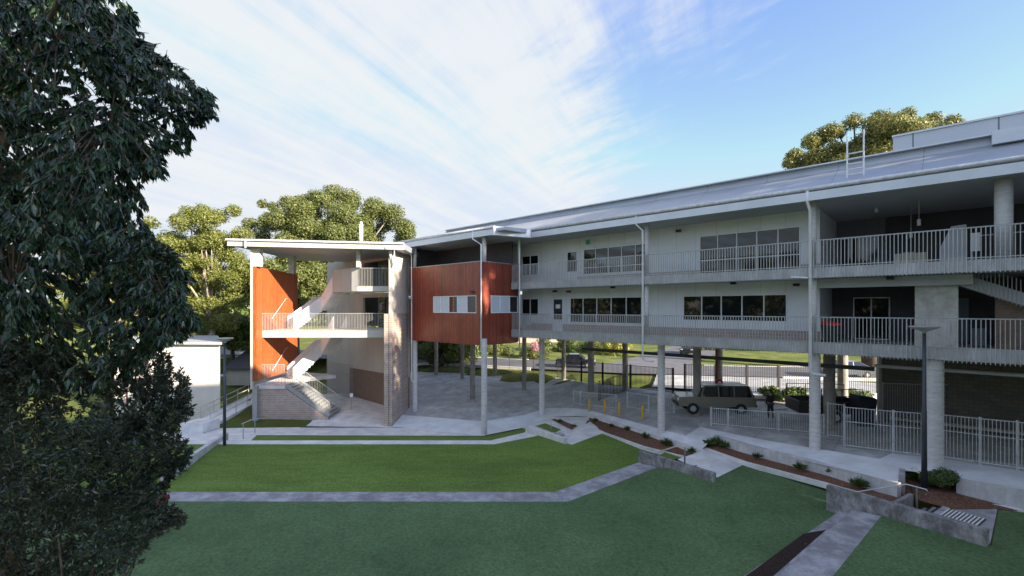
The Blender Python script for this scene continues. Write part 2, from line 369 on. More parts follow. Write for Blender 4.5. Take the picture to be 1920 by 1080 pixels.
# floor ray-cast for placing things
fb = BVHTree.FromPolygons([tuple(v) for v in floor_v+floor_v2.v], [tuple(f) for f in floor_polys]+[tuple(i+len(floor_v) for i in f) for f in floor_v2.f])
def G(px, py):
    d = Vector(((px-960)/F, 1, (578-py)/F)).normalized(); h = fb.ray_cast(Vector((0,0,E)), d)
    return h[0] if h[0] is not None else W(px, py, 6.45)

# road, footpath, side street
Z0 = E-6.5
mb = MB()
def road_strip(pts, w, z, mb):
    L_ = []
    for i, p in enumerate(pts):
        a = Vector(pts[max(0,i-1)]); b = Vector(pts[min(len(pts)-1,i+1)]); d = (b-a).normalized(); n = Vector((-d.y, d.x))*w/2
        L_.append((Vector(p)+n, Vector(p)-n))
    for i in range(len(L_)-1):
        mb.poly([(L_[i][1].x, L_[i][1].y, z(L_[i][1])), (L_[i+1][1].x, L_[i+1][1].y, z(L_[i+1][1])), (L_[i+1][0].x, L_[i+1][0].y, z(L_[i+1][0])), (L_[i][0].x, L_[i][0].y, z(L_[i][0]))])
rd = [(-60,76),(-30,66),(-10,59),(2,54),(12,50),(25,47.5),(45,45),(90,42)]
road_strip(rd, 8, lambda p: max(terr(p.x, p.y)+.06, Z0+.12), mb)
sd = [(12,50),(17,56),(23,64),(32,76),(46,95),(60,120)]
road_strip(sd, 8, lambda p: terr(p.x, p.y)+.10, mb)
struct(mb, 'road', ASPHALT)
mb = MB()
dv = [(8.5,45.5),(13,46.5),(17,45),(23,34.5),(14,36)]
mb.poly([(x, y, Z0+.055) for x, y in [(11.5,38.5),(14.5,46.8),(19.5,45.6),(16,37)]]); mb.poly([(x, y, Z0+.05) for x, y in [(16,37),(19.5,45.6),(24,44.5),(34,39),(34,30)]])
struct(mb, 'driveway', CONC)
mb = MB()
for off, w in ((4.15, .3), (-4.15, .3)):
    k = [(p[0]+0, p[1]+off) for p in rd]
    if off > 0: segs = [k[:4], [(21.5,52.6),(28,51.4),(45,49.2),(90,46.2)]]
    else: segs = [k[:4], k[5:]]
    for sg in segs:
        for i in range(len(sg)-1):
            a = Vector((*sg[i], 0)); b = Vector((*sg[i+1], 0)); a.z = terr(a.x, a.y)+.12; b.z = terr(b.x, b.y)+.12
            mb.bar(a, b, .3, .3)
struct(mb, 'kerb', CONC_L)

# ---------------------------------------------------------------- planters, walls, steps
def wall(pts, th, name, m, label, cat='low wall', group=None):
    """pts: list of (base Vector front line, height top z, bottom z)"""
    mb = MB()
    for (a, za0, za1), (b, zb0, zb1) in zip(pts[:-1], pts[1:]):
        d = (Vector((b[0], b[1]))-Vector((a[0], a[1]))).normalized(); n = Vector((-d.y, d.x))
        if n.y < 0: n = -n
        n *= th
        mb.hexa([(a[0],a[1],za0),(b[0],b[1],zb0),(b[0]+n.x,b[1]+n.y,zb0),(a[0]+n.x,a[1]+n.y,za0),(a[0],a[1],za1),(b[0],b[1],zb1),(b[0]+n.x,b[1]+n.y,zb1),(a[0]+n.x,a[1]+n.y,za1)])
    return solo(mb, name, m, label, cat, group)
# long planter wall (left one)
def wp(px, py, H, up, dn): v = W(px, py, H); return ((v.x, v.y), v.z-dn, v.z+up)
wall([wp(1103,781,8.05,.12,.6), wp(1210,813,7.8,.10,.8), wp(1313,846,7.5,.10,.8)], .22, 'planter_wall', CONC_L, 'long pale concrete wall along the walkway behind the yellow bollards planter', group='planter walls')
wall([wp(1338,823,7.35,.22,.8), wp(1421,843,7.15,.10,.8), wp(1550,872,6.93,.02,.8), wp(1682,906,6.75,.0,.9)], .24, 'planter_wall', CONC_EDGE, 'stained concrete planter wall in front of the thick column, right of the landing', group='planter walls')
wall([wp(1697,900,6.72,.06,.7), wp(1697.5,882,6.72,.06,.7)], .2, 'planter_wall', CONC_DIRTY, 'short concrete wall end beside the right lamp post', group='planter walls')
wall([wp(1793,897,6.65,.0,.9), wp(1990,932,6.5,.0,.9)], .22, 'planter_wall', CONC_EDGE, 'concrete wall right of the round shrub at the right edge', group='planter walls')
wall([wp(1036,785,8.36,.12,.3), wp(1084,799,8.2,.12,.3)], .14, 'planter_wall', CONC_L, 'small white wall behind the little mulch bed at the far steps', group='planter walls')
# mulch surfaces
def soil(q, name='planter_soil', m=MULCH): return struct(sheet([q]), name, m)
soil([W(1098,795,8.15), W(1205,838,7.97), W(1310,864,7.74), W(1313,848,7.72), W(1210,815,8.0), W(1104,782,8.1)])
soil([W(1322,838,7.6), W(1400,866,7.6), W(1548,907,7.45), W(1640,935,7.38), W(1684,912,7.25), W(1550,875,7.32), W(1421,845,7.5), W(1338,825,7.6)])
S0 = Vector((13.3,16.78,E-7.36)); S1 = Vector((15.38,17.98,E-7.3))
soil([W(1640,935,7.38), S0, S1, W(1697,884,7.1), W(1684,912,7.25)])
soil([S1+Vector((.05,-.05,0)), Vector((15.97,17.0,E-7.3)), Vector((17.6,17.08,E-7.3)), W(1990,965,7.3), W(1990,935,7.1), W(1793,900,7.15), W(1697,884,7.1)])
wall([((S0.x,S0.y), E-8.2, E-7.2), ((S1.x,S1.y), E-8.2, E-7.12)], .14, 'planter_wall', CONC_DIRTY, 'low concrete side wall beside the four steps with black nosings')
# planter kerbs (thin)
def kerbline(pts, label):
    mb = MB()
    for a, b in zip(pts[:-1], pts[1:]): mb.bar(a+Vector((0,0,-.09)), b+Vector((0,0,-.09)), .16, .22)
    o = solo(mb, 'planter_kerb', CONC_L, label, 'kerb', 'thin concrete planter kerbs'); return o
kerbline([W(1095,794,8.1), W(1132,811,8.05), W(1205,837,7.95), W(1310,863,7.72)], 'thin pale kerb between the bright lawn and the long mulch planter')
kerbline([W(1322,840,7.6), W(1400,867,7.6), W(1548,906,7.45), W(1700,951,7.3)], 'thin pale kerb between the dark lawn and the right mulch planter')
kerbline([W(1862,945,7.28), W(1990,972,7.25)], 'short kerb at the edge of the far right lawn')
# landings
mb = sheet([HZ([W(1310,882,HM), W(1345,896,HM), W(1402,868,HM), W(1322,840,7.6), W(1314,847,7.5), W(1270,862,HM+.05)], .02)]); struct(mb, 'landing', CONC_L)
mb = MB(); mb.prism([xy(1058,829,HB), xy(1072,834,HB), xy(1134,811,HB), xy(1106,791,HB), xy(1088,802,HB)], E-HB-.5, E-HB+.02); struct(mb, 'landing', CONC_L)
base3 = MB(); base3.poly([W(980,803,8.56), W(1035,781,8.36), W(1055,829,8.22), W(985,813,8.5)]); base3.poly([W(1035,781,8.36), W(1105,781,8.06), W(1104,792,8.14), W(1055,829,8.22)])
b3 = BVHTree.FromPolygons([tuple(v) for v in base3.v], [tuple(f) for f in base3.f]); struct(base3, 'landing', CONC_L)
def G3(px, py, up_=.02):
    h = b3.ray_cast(Vector((0,0,E)), Vector(((px-960)/F, 1, (578-py)/F)).normalized()); return h[0]+Vector((0,0,up_))
struct(sheet([[G3(1004,799), G3(1022,794), G3(1052,806), G3(1040,812)]]), 'strip_lawn', TURF_B)
struct(sheet([[G3(1034,787), G3(1044,785), G3(1080,799), G3(1072,806)]]), 'planter_soil', MULCH)
mb = sheet([[W(1238,853,HM+.06), W(1262,862,HM+.06), W(1278,856,HM+.06), W(1248,846,HM+.06)]]); struct(mb, 'strip_lawn', TURF_B)
mb = MB(); mb.prism([(13.93,15.78),(14.77,14.5),(17.6,17.02),(15.97,16.97)], E-HR-.4, E-HR+.02); struct(mb, 'landing', CONC_DIRTY)
# small landing steps near the middle (dark nosing)
mb = MB(); mb.bar(W(1334,868,HM-.03), W(1350,855,HM-.05), .25, .06); mb.bar(W(1350,855,HM-.05), W(1388,853,HM-.06) , .12, .05)
# cheek walls with end faces
def cheek(lp, rp, th, label, capz=None):
    (l_px, l_top, l_bot), (r_px, r_top, r_bot), Ht = lp, rp, capz
    a = W(l_px, l_top, Ht); b = W(r_px, r_top, Ht); d = (b-a); d.z = 0; d.normalize(); n = Vector((-d.y, d.x, 0))
    if n.x < 0: n = -n
    n *= th; dn = Vector((0,0,1.4))
    mb = MB().hexa([a-dn, b-dn, b-dn+n, a-dn+n, a, b, b+n, a+n])
    return a, b, n, mb
groupC = 'concrete cheek walls of the garden steps'
a, b, n, mb = cheek((1549,910,956), (1850,996,1024), .3, '', 6.82)
c1 = solo(mb, 'cheek_wall', CHEEK, 'large dark stained concrete cheek wall at right beside the tactile strip', 'low wall', groupC, bevel=.012)
ca, cb, cn = a, b, n
a2, b2, n2, mb = cheek((1197,845,871), (1337,888,904), .25, '', 7.38)
c2 = solo(mb, 'cheek_wall', CHEEK, 'streaked concrete cheek wall between the bright and the dark lawn', 'low wall', groupC, bevel=.012)
a3, b3, n3, mb = cheek((985,798,814), (1056,822,831), .25, '', 7.81)
c3 = solo(mb, 'cheek_wall', CONC_L, 'small white concrete cheek wall at the far corner of the bright lawn', 'low wall', groupC, bevel=.012)
# steps between levels behind the cheek walls
def steps(a, b, n, f0, f1, wd, z0, z1, k, label):
    t = thing('garden_steps', label, 'steps', (a.x+(b.x-a.x)*f0, a.y+(b.y-a.y)*f0, min(z0, z1)))
    d = Vector((b.x-a.x, b.y-a.y, 0)); nn = n.normalized()
    treads = MB(); nos = MB()
    for i in range(k):
        p = a+d*(f0+(f1-f0)*i/k)+n; q_ = a+d*f1+n; z = z0+(z1-z0)*(i+1)/k
        base = [Vector((p.x,p.y,z0-.5)), Vector((q_.x,q_.y,z0-.5)), Vector((q_.x,q_.y,z0-.5))+nn*wd, Vector((p.x,p.y,z0-.5))+nn*wd]
        treads.hexa(base+[Vector((v.x,v.y,z)) for v in base])
        s = Vector((p.x,p.y,z+.006)); nos.bar(s+d.normalized()*.03+nn*.05, s+d.normalized()*.03+nn*(wd-.05), .06, .008)
    treads.build('tread', CONC_DIRTY, t); nos.build('nosing', BLACKM, t)
    return t
steps(ca, cb, cn, .42, .66, 2.4, E-HM, E-HR+.025, 4, 'four concrete steps with black nosings beside the right handrail')
steps(a2, b2, n2, .40, .68, 1.3, E-HB, E-HM+.03, 3, 'small concrete steps with black nosings behind the middle cheek wall')
steps(a3, b3, n3, .3, .6, 1.2, E-8.5, E-HB+.03, 3, 'pale concrete steps at the far corner of the bright lawn')
# tactile strip
mb = MB(); d = (cb-ca); d.z = 0; d.normalize(); nn = cn.normalized()
for i in range(10):
    p = ca+d*(2.95+i*.10)+cn*4.1; p.z = E-HR+.034
    mb.bar(p, p+nn*1.3, .05, .024)
tt = thing('drain_grate', 'grate of pale bars on the landing behind the right cheek wall', 'grate', ca+d*3.1+cn*1.15)
mb.build('bar', WHITE, tt); q0 = ca+d*2.9+cn*4.0; q0.z = E-HR+.0235
MB().poly([q0, q0+d*1.02, q0+d*1.02+nn*1.36, q0+nn*1.36]) if 0 else None
g_ = MB(); g_.poly([q0, q0+d*1.02, q0+d*1.02+nn*1.36, q0+nn*1.36]); g_.build('recess', BLACKM, tt)
# handrails
def handrail(pts, posts, label, r=.02):
    t = thing('handrail', label, 'handrail', (pts[0][0], pts[0][1], posts[0][0].z), 0, 'handrails of the garden steps')
    MB().tube(pts, r, 8).build('rail', GALV, t, smooth=True)
    for a, b in posts: MB().tube([a, b], r*1.2, 8).build('post', GALV_D, t, smooth=True)
    return t
up = Vector((0,0,1))
p0 = W(1553,907,6.72); p1 = W(1608,922,6.72)
h = [p0, p1, D(1700,908,15.3), D(1737,918,15.0), D(1742,925,15.0), D(1735,927,15.0)]
handrail(h, [(W(1719,962,HR), D(1719,913,15.15))], 'galvanised handrail bent over the right steps by the large dark wall')
p0 = W(1203,842,7.3); p1 = W(1228,849,7.3)
handrail([p0, p1, D(1275,835,22.6), D(1285,838,22.2)], [(W(1284,869,HM), D(1284,838,22.3))], 'galvanised handrail over the middle steps at the streaked wall', .03)
handrail([D(988,793,31.3), D(1034,787,30.6)], [(D(1033,811,30.6), D(1033,787,30.6)), (D(990,799,31.2), D(990,793,31.2))], 'thin handrail at the small white wall of the far steps', .015)
handrail([D(453,795,30.5), D(478,784,31.5), D(487,785,31.5)], [(D(456,823,30.5), D(456,795,30.5)), (D(478,812,31.5), D(478,785,31.5))], 'grey handrail on the path left of the bright lawn')

# left retaining wall by the lawn
wall([((W(300,905,8.0).x, W(300,905,8.0).y), .5, 1.45), ((W(420,826,8.4).x, W(420,826,8.4).y), .2, 1.1)], .25, 'retaining_wall', CONC_EDGE, 'grey retaining wall at the left end of the bright lawn, partly behind the shrub', 'low wall')
mb = MB().hexa([W(338,812,9.0), W(380,812,9.0), W(380,812,9.0)+Vector((.3,1.5,0)), W(338,812,9.0)+Vector((.3,1.5,0))]+[v+Vector((0,0,.7)) for v in (W(338,812,9.0), W(380,812,9.0), W(380,812,9.0)+Vector((.3,1.5,0)), W(338,812,9.0)+Vector((.3,1.5,0)))])
solo(mb, 'concrete_block', CONC_L, 'pale concrete block wall end at the foot of the left ramp', 'block')
# ramp with rails
t = thing('access_ramp', 'long access ramp with pale steel rails rising behind the left lamp post', 'ramp', W(372,800,9.0))
def rp(k, x, dz): a = Vector((-23.6, 35.3, .1)); b = Vector((-22.2, 44.5, 1.7)); p = a.lerp(b, k); return Vector((p.x+x, p.y, p.z+dz))
MB().hexa([rp(0,-.9,-.6), rp(0,.9,-.6), rp(1,.9,-.6), rp(1,-.9,-.6), rp(0,-.9,0), rp(0,.9,0), rp(1,.9,0), rp(1,-.9,0)]).build('ramp_slab', CONC_L, t)
for x in (-.9, .9):
    r_ = MB()
    for dz in (.55, .95): r_.tube([rp(0,x,dz), rp(1,x,dz)], .03, 6)
    for i in range(8): r_.tube([rp(i/7,x,-.1), rp(i/7,x,.95)], .028, 6)
    r_.build('railing', mat('ramp_rail_paint', (.5,.46,.38), .5) if x < 0 else RAILM, t)

# ---------------------------------------------------------------- MAIN BUILDING
B = thing('school_building', 'long two storey grey school building on round columns with red timber pod and open stairs', 'building', (FO[0], FO[1], 0), math.atan2(-.676, .737))
def fb_(x0, x1, s0, s1, e0, e1): return MB().box(x0, x1, s0, s1, e0, e1, FB)
UE = 42.0
# floor slabs
for (e0, e1, u0) in ((-2.12,-1.62,-1.0), (1.45,1.93,-1.0)):
    fb_(u0+.02, UE, .0, .22, e0, e1).build('slab_edge', CONC_EDGE, B)
    fb_(-10.3 if e0 < 0 else u0, UE, .22, 11.5, e0+.02, e1-.12).build('floor_slab', SOFFIT, B)
# roof
prof = [(-.3,5.66),(2.0,6.85),(2.2,7.25),(11.5,7.4),(11.5,5.3),(-.3,5.3)]
def extr(prof, u0, u1, u0b=None):
    mb = MB(); n = len(prof)
    mb.v = [FB(u0, s, e) for s, e in prof]+[FB(u1, s, e) for s, e in prof]
    mb.f = [tuple(range(n)), tuple(reversed(range(n, 2*n)))]+[(i, (i+1) % n, n+(i+1) % n, n+i) for i in range(n)]
    return mb
extr(prof, 1.3, UE).build('roof', ROOFM, B)
extr([(-3.1,5.5),(-.3,5.67),(2.0,6.84),(2.2,7.24),(11.5,7.38),(11.5,5.31),(-3.1,5.31)], -11.3, 1.3).build('roof', ROOFM, B)
fb_(-11.3, UE, -.36, 11.0, 5.12, 5.298).build('soffit', SOFFIT, B)
fb_(-11.0, -1.01, -3.1, -.365, 5.12, 5.298).build('soffit', SOFFIT, B)
# capping lines on the roof
fb_(-11.3, UE, 1.96, 2.3, 7.26, 7.32).build('roof_capping', TRIM, B)
# fascia runs + gutter
def fasc(u0, s0, u1, s1):
    a0, a1 = FB(u0,s0,5.04), FB(u1,s1,5.04); n = Vector((.676,.737,0))*.06
    f = MB().hexa([a0,a1,a1+n,a0+n]+[v+Vector((0,0,.40)) for v in (a0,a1,a1+n,a0+n)]); f.build('fascia', TRIM, B)
    MB().tube([FB(u0,s0+.1,5.6), FB(u1,s1+.1,5.6)], .11, 10).build('gutter', GALV, B, smooth=True)
fasc(1.4,-.5,UE,-.5); fasc(-11.0,-3.3,.4,-3.3)
a0, a1 = FB(.4,-3.3,5.02), FB(1.42,-.52,5.02); n = Vector((-.3,.35,0)).normalized()*.1
MB().hexa([a0,a1,a1+n,a0+n]+[v+Vector((0,0,.62)) for v in (a0,a1,a1+n,a0+n)]).build('fascia', TRIM, B)
mb = MB(); mb.prism([tuple(FB(-1.0,-3.2,0))[:2], tuple(FB(.22,-3.0,0))[:2], tuple(FB(1.15,-.48,0))[:2], tuple(FB(-1.0,-.2,0))[:2]], E+5.115, E+5.60); mb.build('soffit', SOFFIT, B)
# roof screen with raised capping and lower box at right
fb_(UF(1674,2.2), UE, 2.35, 2.5, 6.95, 8.05).build('roof_screen', SCREENM, B)
fb_(UF(1672,2.2), UE, 2.28, 2.6, 8.055, 8.13).build('roof_capping', TRIM, B)
fb_(UF(1860,1.6), UE, 1.5, 2.0, 6.75, 7.3).build('roof_box', TRIM, B)
# roof ladder
t = thing('roof_ladder', 'white access ladder standing up over the roof edge', 'ladder', FB(UF(1604,.3), .3, 5.9))
u0 = UF(1589,.6); u1 = UF(1620,.6)
for u in (u0, u1):
    q = FB(u,.6,0); MB().tube([FB(u,.5,5.95), FB(u,.5,8.15)], .034, 6).build('stile', WHITE, t)
for k in range(5): MB().tube([FB(u0,.5,6.2+k*.24), FB(u1,.5,6.2+k*.24)], .03, 6).build('rung', WHITE, t)
# flue
t = thing('roof_flue', 'white round flue pipe standing on the stair roof', 'flue', D(677,447,42))
MB().tube([D(677,455,42), D(677,421,42)], .17, 12).build('pipe', WHITE, t, smooth=True)
MB().tube([D(677,421,42), D(677,416,42)], .11, 12).build('cap', WHITE, t, smooth=True)

# walls: holes built by filling pieces around openings
def wall_with(openings, u0, u1, s, e0, e1, m, name='wall', th=.18):
    """openings: (ua,ub,ea,eb)"""
    mb = MB(); us = sorted(openings); cur = u0
    for ua, ub, ea, eb in us:
        if ua > cur: mb.box(cur, ua, s, s+th, e0, e1, FB)
        if ea > e0+.01: mb.box(ua, ub, s, s+th, e0, ea, FB)
        if eb < e1-.01: mb.box(ua, ub, s, s+th, eb, e1, FB)
        cur = ub
    if u1 > cur: mb.box(cur, u1, s, s+th, e0, e1, FB)
    return mb.build(name, m, B)
def window(ua, ub, ea, eb, n, s, transom=None, parent=B, blind=(), panes=None, opens=()):
    fr_ = MB(); w = .055
    fr_.box(ua, ub, s-.03, s+.06, ea, ea+w, FB); fr_.box(ua, ub, s-.03, s+.06, eb-w, eb, FB)
    edges = panes or [ua+(ub-ua)*i/n for i in range(n+1)]
    for i, u in enumerate(edges):
        h_ = w/2 if 0 < i < len(edges)-1 else w
        lo = u if i == 0 else (u-w if i == len(edges)-1 else u-w/2)
        fr_.box(lo, lo+w, s-.032, s+.058, ea+w, eb-w, FB)
    if transom:
        for i in range(len(edges)-1): fr_.box(edges[i]+w/2, edges[i+1]-w/2, s-.02, s+.05, transom-.025, transom+.025, FB)
    f = fr_.build('window', WHITE, parent)
    for i in range(len(edges)-1):
        g = MB(); g.box(edges[i]+w*.6, edges[i+1]-w*.6, s+.02, s+.035, ea+w, eb-w, FB)
        g.build('pane', CURT if i in blind else GLASS, f)
    return f
SW = 2.4
def U(px): return UF(px, SW)
# level 1
w1 = [(U(979),U(1010),-.6,.78), (U(1037),U(1056),-1.74,.74), (U(1069),U(1204),-1.05,.77), (U(1281),U(1476),-.75,.77)]
wall_with(w1, -.9, U(1537), SW, -1.19, 1.47, PANEL)
fb_(-.9, U(1037), SW-.03, SW+.15, -1.9, -1.19).build('brick_plinth', BRICK, B)
fb_(U(1056), U(1537), SW-.03, SW+.15, -1.9, -1.19).build('brick_plinth', BRICK, B)
window(*w1[0], 2, SW); window(*w1[2], 5, SW, transom=-.45); window(*w1[3], 5, SW)
def door(ua, ub, ea, eb, s, paper=False):
    d_ = MB(); d_.box(ua, ua+.07, s-.04, s+.06, ea, eb, FB); d_.box(ub-.07, ub, s-.04, s+.06, ea, eb, FB); d_.box(ua+.07, ub-.07, s-.04, s+.06, eb-.07, eb, FB)
    d_.box(ua+.07, ub-.07, s, s+.05, ea, ea+.9, FB)
    f = d_.build('door', WHITE, B)
    MB().box(ua+.07, ub-.07, s+.01, s+.03, ea+.9, eb-.07, FB).build('pane', GLASS, f)
    if paper: MB().box(ua+.25, ub-.28, s+.0, s+.008, eb-.75, eb-.45, FB).build('notice', WHITE, f)
door(*w1[1], SW, True)
# level 2
w2 = [(U(979),U(1010),2.6,4.2), (U(1063),U(1083),1.81,4.2), (U(1094),U(1219),2.42,4.25), (U(1312),U(1501),1.95,4.34)]
wall_with(w2, -11, U(1537), SW, 2.02, 5.13, PANEL)
fb_(-.9, U(1063), SW-.03, SW+.15, 1.7, 2.02).build('brick_plinth', BRICK, B)
fb_(U(1083), U(1312), SW-.03, SW+.15, 1.7, 2.3).build('brick_plinth', BRICK, B)
fb_(U(1501), U(1537), SW-.03, SW+.15, 1.7, 2.3).build('brick_plinth', BRICK, B)
window(*w2[0], 2, SW); window(*w2[2], 5, SW, transom=2.9); window(*w2[3], 5, SW, transom=2.85)
door(*w2[1], SW)
# rooms behind windows so glass is not over a void: back and dividing walls
fb_(-11, UE, 11.2, 11.45, -1.74, 1.47).build('rear_wall', PANEL, B); fb_(-11, UE, 11.2, 11.45, 1.81, 5.3).build('rear_wall', PANEL, B)
fb_(UE+.01, UE+.2, -.1, 11.0, -2.2, 1.44).build('added_end_wall', BRICK, B); fb_(UE+.01, UE+.2, -.4, 11.0, 1.44, 5.3).build('added_end_wall', BRICK, B)  # unseen far end walls, added to stop sun leaking through the open galleries
# end wall of the wall run (return at px 1537)
ue = U(1537)
fb_(ue-.18, ue, SW+.18, 8.0, -1.74, 1.47).build('return_wall', PANEL, B); fb_(ue-.18, ue, SW+.18, 8.0, 1.81, 5.12).build('return_wall', PANEL, B)
# recess level 2
u_a = UF(1660, 7.6)
fb_(ue, u_a, 7.6, 7.75, 1.81, 5.12).build('recess_wall', BLUEGREY, B)
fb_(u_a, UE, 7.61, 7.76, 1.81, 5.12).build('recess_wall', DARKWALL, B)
window(ue+.2, ue+2.0, 1.85, 4.1, 2, 7.5); 
# recess level 1
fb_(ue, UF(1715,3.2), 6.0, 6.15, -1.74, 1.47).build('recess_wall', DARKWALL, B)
window(ue+1.0, ue+2.6, -1.7, .6, 2, 5.93)
fb_(ue+4.6, ue+5.6, 5.9, 5.99, -1.7, .5).build('recess_door', BLUEGREY, B)
fb_(ue, UF(1825,1.2), 1.3, 1.7, 1.0, 1.44).build('beam', SOFFIT, B)
fb_(UF(1715,1.6), UF(1797,1.6), 1.75, 2.3, -1.74, 1.0).build('concrete_wall', CONC_WALL, B)
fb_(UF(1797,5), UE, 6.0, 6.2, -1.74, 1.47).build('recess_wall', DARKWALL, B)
fb_(UF(1866,2.6), UE, 2.6, 2.8, -1.74, .62).build('brick_wall', BRICK_B, B)
fb_(UF(1820,3.6), UF(1850,3.6), 3.55, 3.6, -1.7, -.9).build('recess_panel', BLUEGREY, B)
# internal stair rising right at level 1: sloping slab + bars
ua_, ub_ = UF(1797,1.9), UF(1868,1.9)
mb = MB(); P = [(ua_,1.42),(ua_+.25,1.42),(ub_+2.6,-.25),(ub_+2.6,-.75),(ua_,1.0)]
n_ = len(P); mb.v = [FB(u,1.8,e) for u,e in P]+[FB(u,3.2,e) for u,e in P]; mb.f = [tuple(range(n_)), tuple(reversed(range(n_,2*n_)))]+[(i,(i+1)%n_,n_+(i+1)%n_,n_+i) for i in range(n_)]
mb.build('stair_slab', SOFFIT, B)
mb = MB(); k = 0
while ua_+.5+k*.12 < ub_+3.2:
    u = ua_+.5+k*.12; e = 1.35-(u-ua_)*.52; mb.bar(FB(u,1.72,e-.35), FB(u,1.72,min(1.42,e+.75)), .018, .03, up=(1,0,0)); k += 1
mb.build('stair_balustrade', RAILM, B)
# upper columns and posts
def post(px, s, r, e0, e1, m=COLUMN, name='post'):
    u = UF(px, s); return MB().tube([FB(u,s,e0), FB(u,s,e1)], r, 16).build(name, m, B, smooth=True)
for e0, e1 in ((-1.62,1.46), (1.93,5.13)):
    post(1213, .35, .13, e0, e1); post(1526, .4, .13, e0, e1)
post(1882, .75, .27, 1.81, 5.13)
post(908, -2.75, .15, 3.3, 5.13); post(973, -.2, .08, 3.3, 5.13); post(778, -2.7, .14, 3.3, 5.13)
# downpipes
def pipe(pts, r=.05, m=WHITE): return MB().tube(pts, r, 8).build('downpipe', m, B, smooth=True)
for px, low in ((1205, -3.0), (1519, -3.0)):
    s = -.12; u = UF(px, s)
    pipe([FB(u-.25 if px==1205 else u-.05,-.45,5.5), FB(u-.25 if px==1205 else u-.05,-.45,5.0), FB(u,s,4.65), FB(u,s,low), FB(u+.12,s+.1,low-.12), FB(u+.6,s+.15,low-.15)], .055 if px==1205 else .07)
u = UF(902,-3.2); pipe([FB(u-.75,-3.3,5.5), FB(u-.75,-3.3,4.95), FB(u,-3.2,4.5), FB(u,-3.2,-3.0), FB(u-.3,-3.1,-3.15)], .05)
u = UF(975,-.2); pipe([FB(u+.1,-.35,4.9), FB(u,-.25,3.4), FB(u,-.25,-2.9), FB(u-.6,-.3,-3.0)], .05)
u = UF(770,-3.2); pipe([FB(u,-3.25,5.4), FB(u,-3.25,4.7), FB(u+.05,-3.15,4.2), FB(u+.05,-3.15,-6.0), FB(u+.4,-3.1,-6.1)], .05)
pipe([D(740,469,35.7), D(736,500,35.7)], .04); pipe([D(724,462,35.2), D(725,467,35.2), D(739,467,35.4), D(741,500,35.6)], .035)
# balustrades: a panel per bay, bars inside the panel mesh, top rail a sub-part
def balustrade(u0, u1, s, ebot, etop, sp=.13, parent=B):
    mb = MB(); n = int((u1-u0)/sp)
    for i in range(n+1):
        u = u0+(u1-u0)*i/max(1,n); mb.bar(FB(u,s,ebot), FB(u,s,etop-.02), .024, .05, up=Vector((.676,.737,0)))
    o = mb.build('balustrade', RAILM, parent)
    r_ = MB(); r_.bar(FB(u0,s,etop), FB(u1,s,etop), .06, .05); r_.build('top_rail', GALV_D, o)
    r_ = MB(); r_.bar(FB(u0,s+.03,ebot+.6), FB(u1,s+.03,ebot+.6), .012, .04); r_.build('bottom_rail', RAILM, o)
bays = [-.85, UF(1204,-.03), UF(1360,-.03), UF(1519,-.03), UF(1700,-.03), UF(1830,-.03), 31.0, 36.5, UE]
for i in range(len(bays)-1):
    a_, b_ = bays[i]+.008, bays[i+1]-.008
    balustrade(a_, b_, -.045, -2.2, -.42); balustrade(a_, b_, -.045, 1.40, 3.2)
# timber pod
pod_front = MB(); u0, u1, s0, s1, e0, e1 = -9.6, -1.05, -3.1, .8, -2.64, 3.32
wu0, wu1 = UF(812,s0), UF(893,s0); we0, we1 = -.35, .93
def podbox(): 
    mb = MB()
    mb.box(u0, wu0, s0, s0+.2, e0, e1, FB); mb.box(wu1, u1, s0, s0+.2, e0, e1, FB)
    mb.box(wu0, wu1, s0, s0+.2, e0, we0, FB); mb.box(wu0, wu1, s0, s0+.2, we1, e1, FB)
    return mb
pod = podbox()
# side face at u1 with window
def sideu(py):  # find s along the side face for a pixel column
    k = (py-960)/F; # (X)/(Y): X=.67+.737u1+.676s ; Y=34.8-.676u1+.737s
    ax = FO[0]+.737*u1; ay = FO[1]-.676*u1
    return (k*ay-ax)/(.676-k*.737)
ws0, ws1 = sideu(920), sideu(971)
pod.box(u1-.2, u1, s0+.2, ws0, e0, e1, FB); pod.box(u1-.2, u1, ws1, s1, e0, e1, FB)
pod.box(u1-.2, u1, ws0, ws1, e0, we0, FB); pod.box(u1-.2, u1, ws0, ws1, we1, e1, FB)
podo = pod.build('timber_pod', TIMBER, B)
fb_(u0, u1-.2, s0+.2, 1.0, e0+.05, e0+.3).build('pod_floor', SOFFIT, B); fb_(u0, u1-.2, s0+.2, 1.0, 1.5, 1.8).build('pod_ceiling', SOFFIT, B)
fb_(u0, -1.3, 1.0, 1.2, e0+.05, 1.5).build('pod_wall', BLUEGREY, B)
fb_(u0-.02, u1+.03, s0-.02, s0+.22, e1, e1+.05).build('parapet_cap', GALV_D, B)
fb_(u1-.22, u1+.025, s0+.221, s1, e1, e1+.05).build('parapet_cap', GALV_D, B)
pn = [wu0+(wu1-wu0)*x for x in (0,.18,.38,.58,.80,1)]
window(wu0, wu1, we0, we1, 5, s0+.04, panes=pn, blind=(0,1,3))
# side window (own frame, along s)
fr_ = MB(); x_ = u1
def sb(sa, sb_, ea, eb, a=-.06, b=.03): return fr_.box(x_+a, x_+b, sa, sb_, ea, eb, FB)
sb(ws0, ws1, we0, we0+.06); sb(ws0, ws1, we1-.06, we1)
ed = [ws0+(ws1-ws0)*x for x in (0,.34,.68,1)]
for i, q in enumerate(ed): lo = q if i == 0 else (q-.06 if i == 3 else q-.03); sb(lo, lo+.06, we0+.06, we1-.06)
f = fr_.build('window', WHITE, B)
for i in range(3): MB().box(x_-.035, x_-.02, ed[i]+.03, ed[i+1]-.03, we0+.06, we1-.06, FB).build('pane', CURT if i < 2 else GLASS, f)
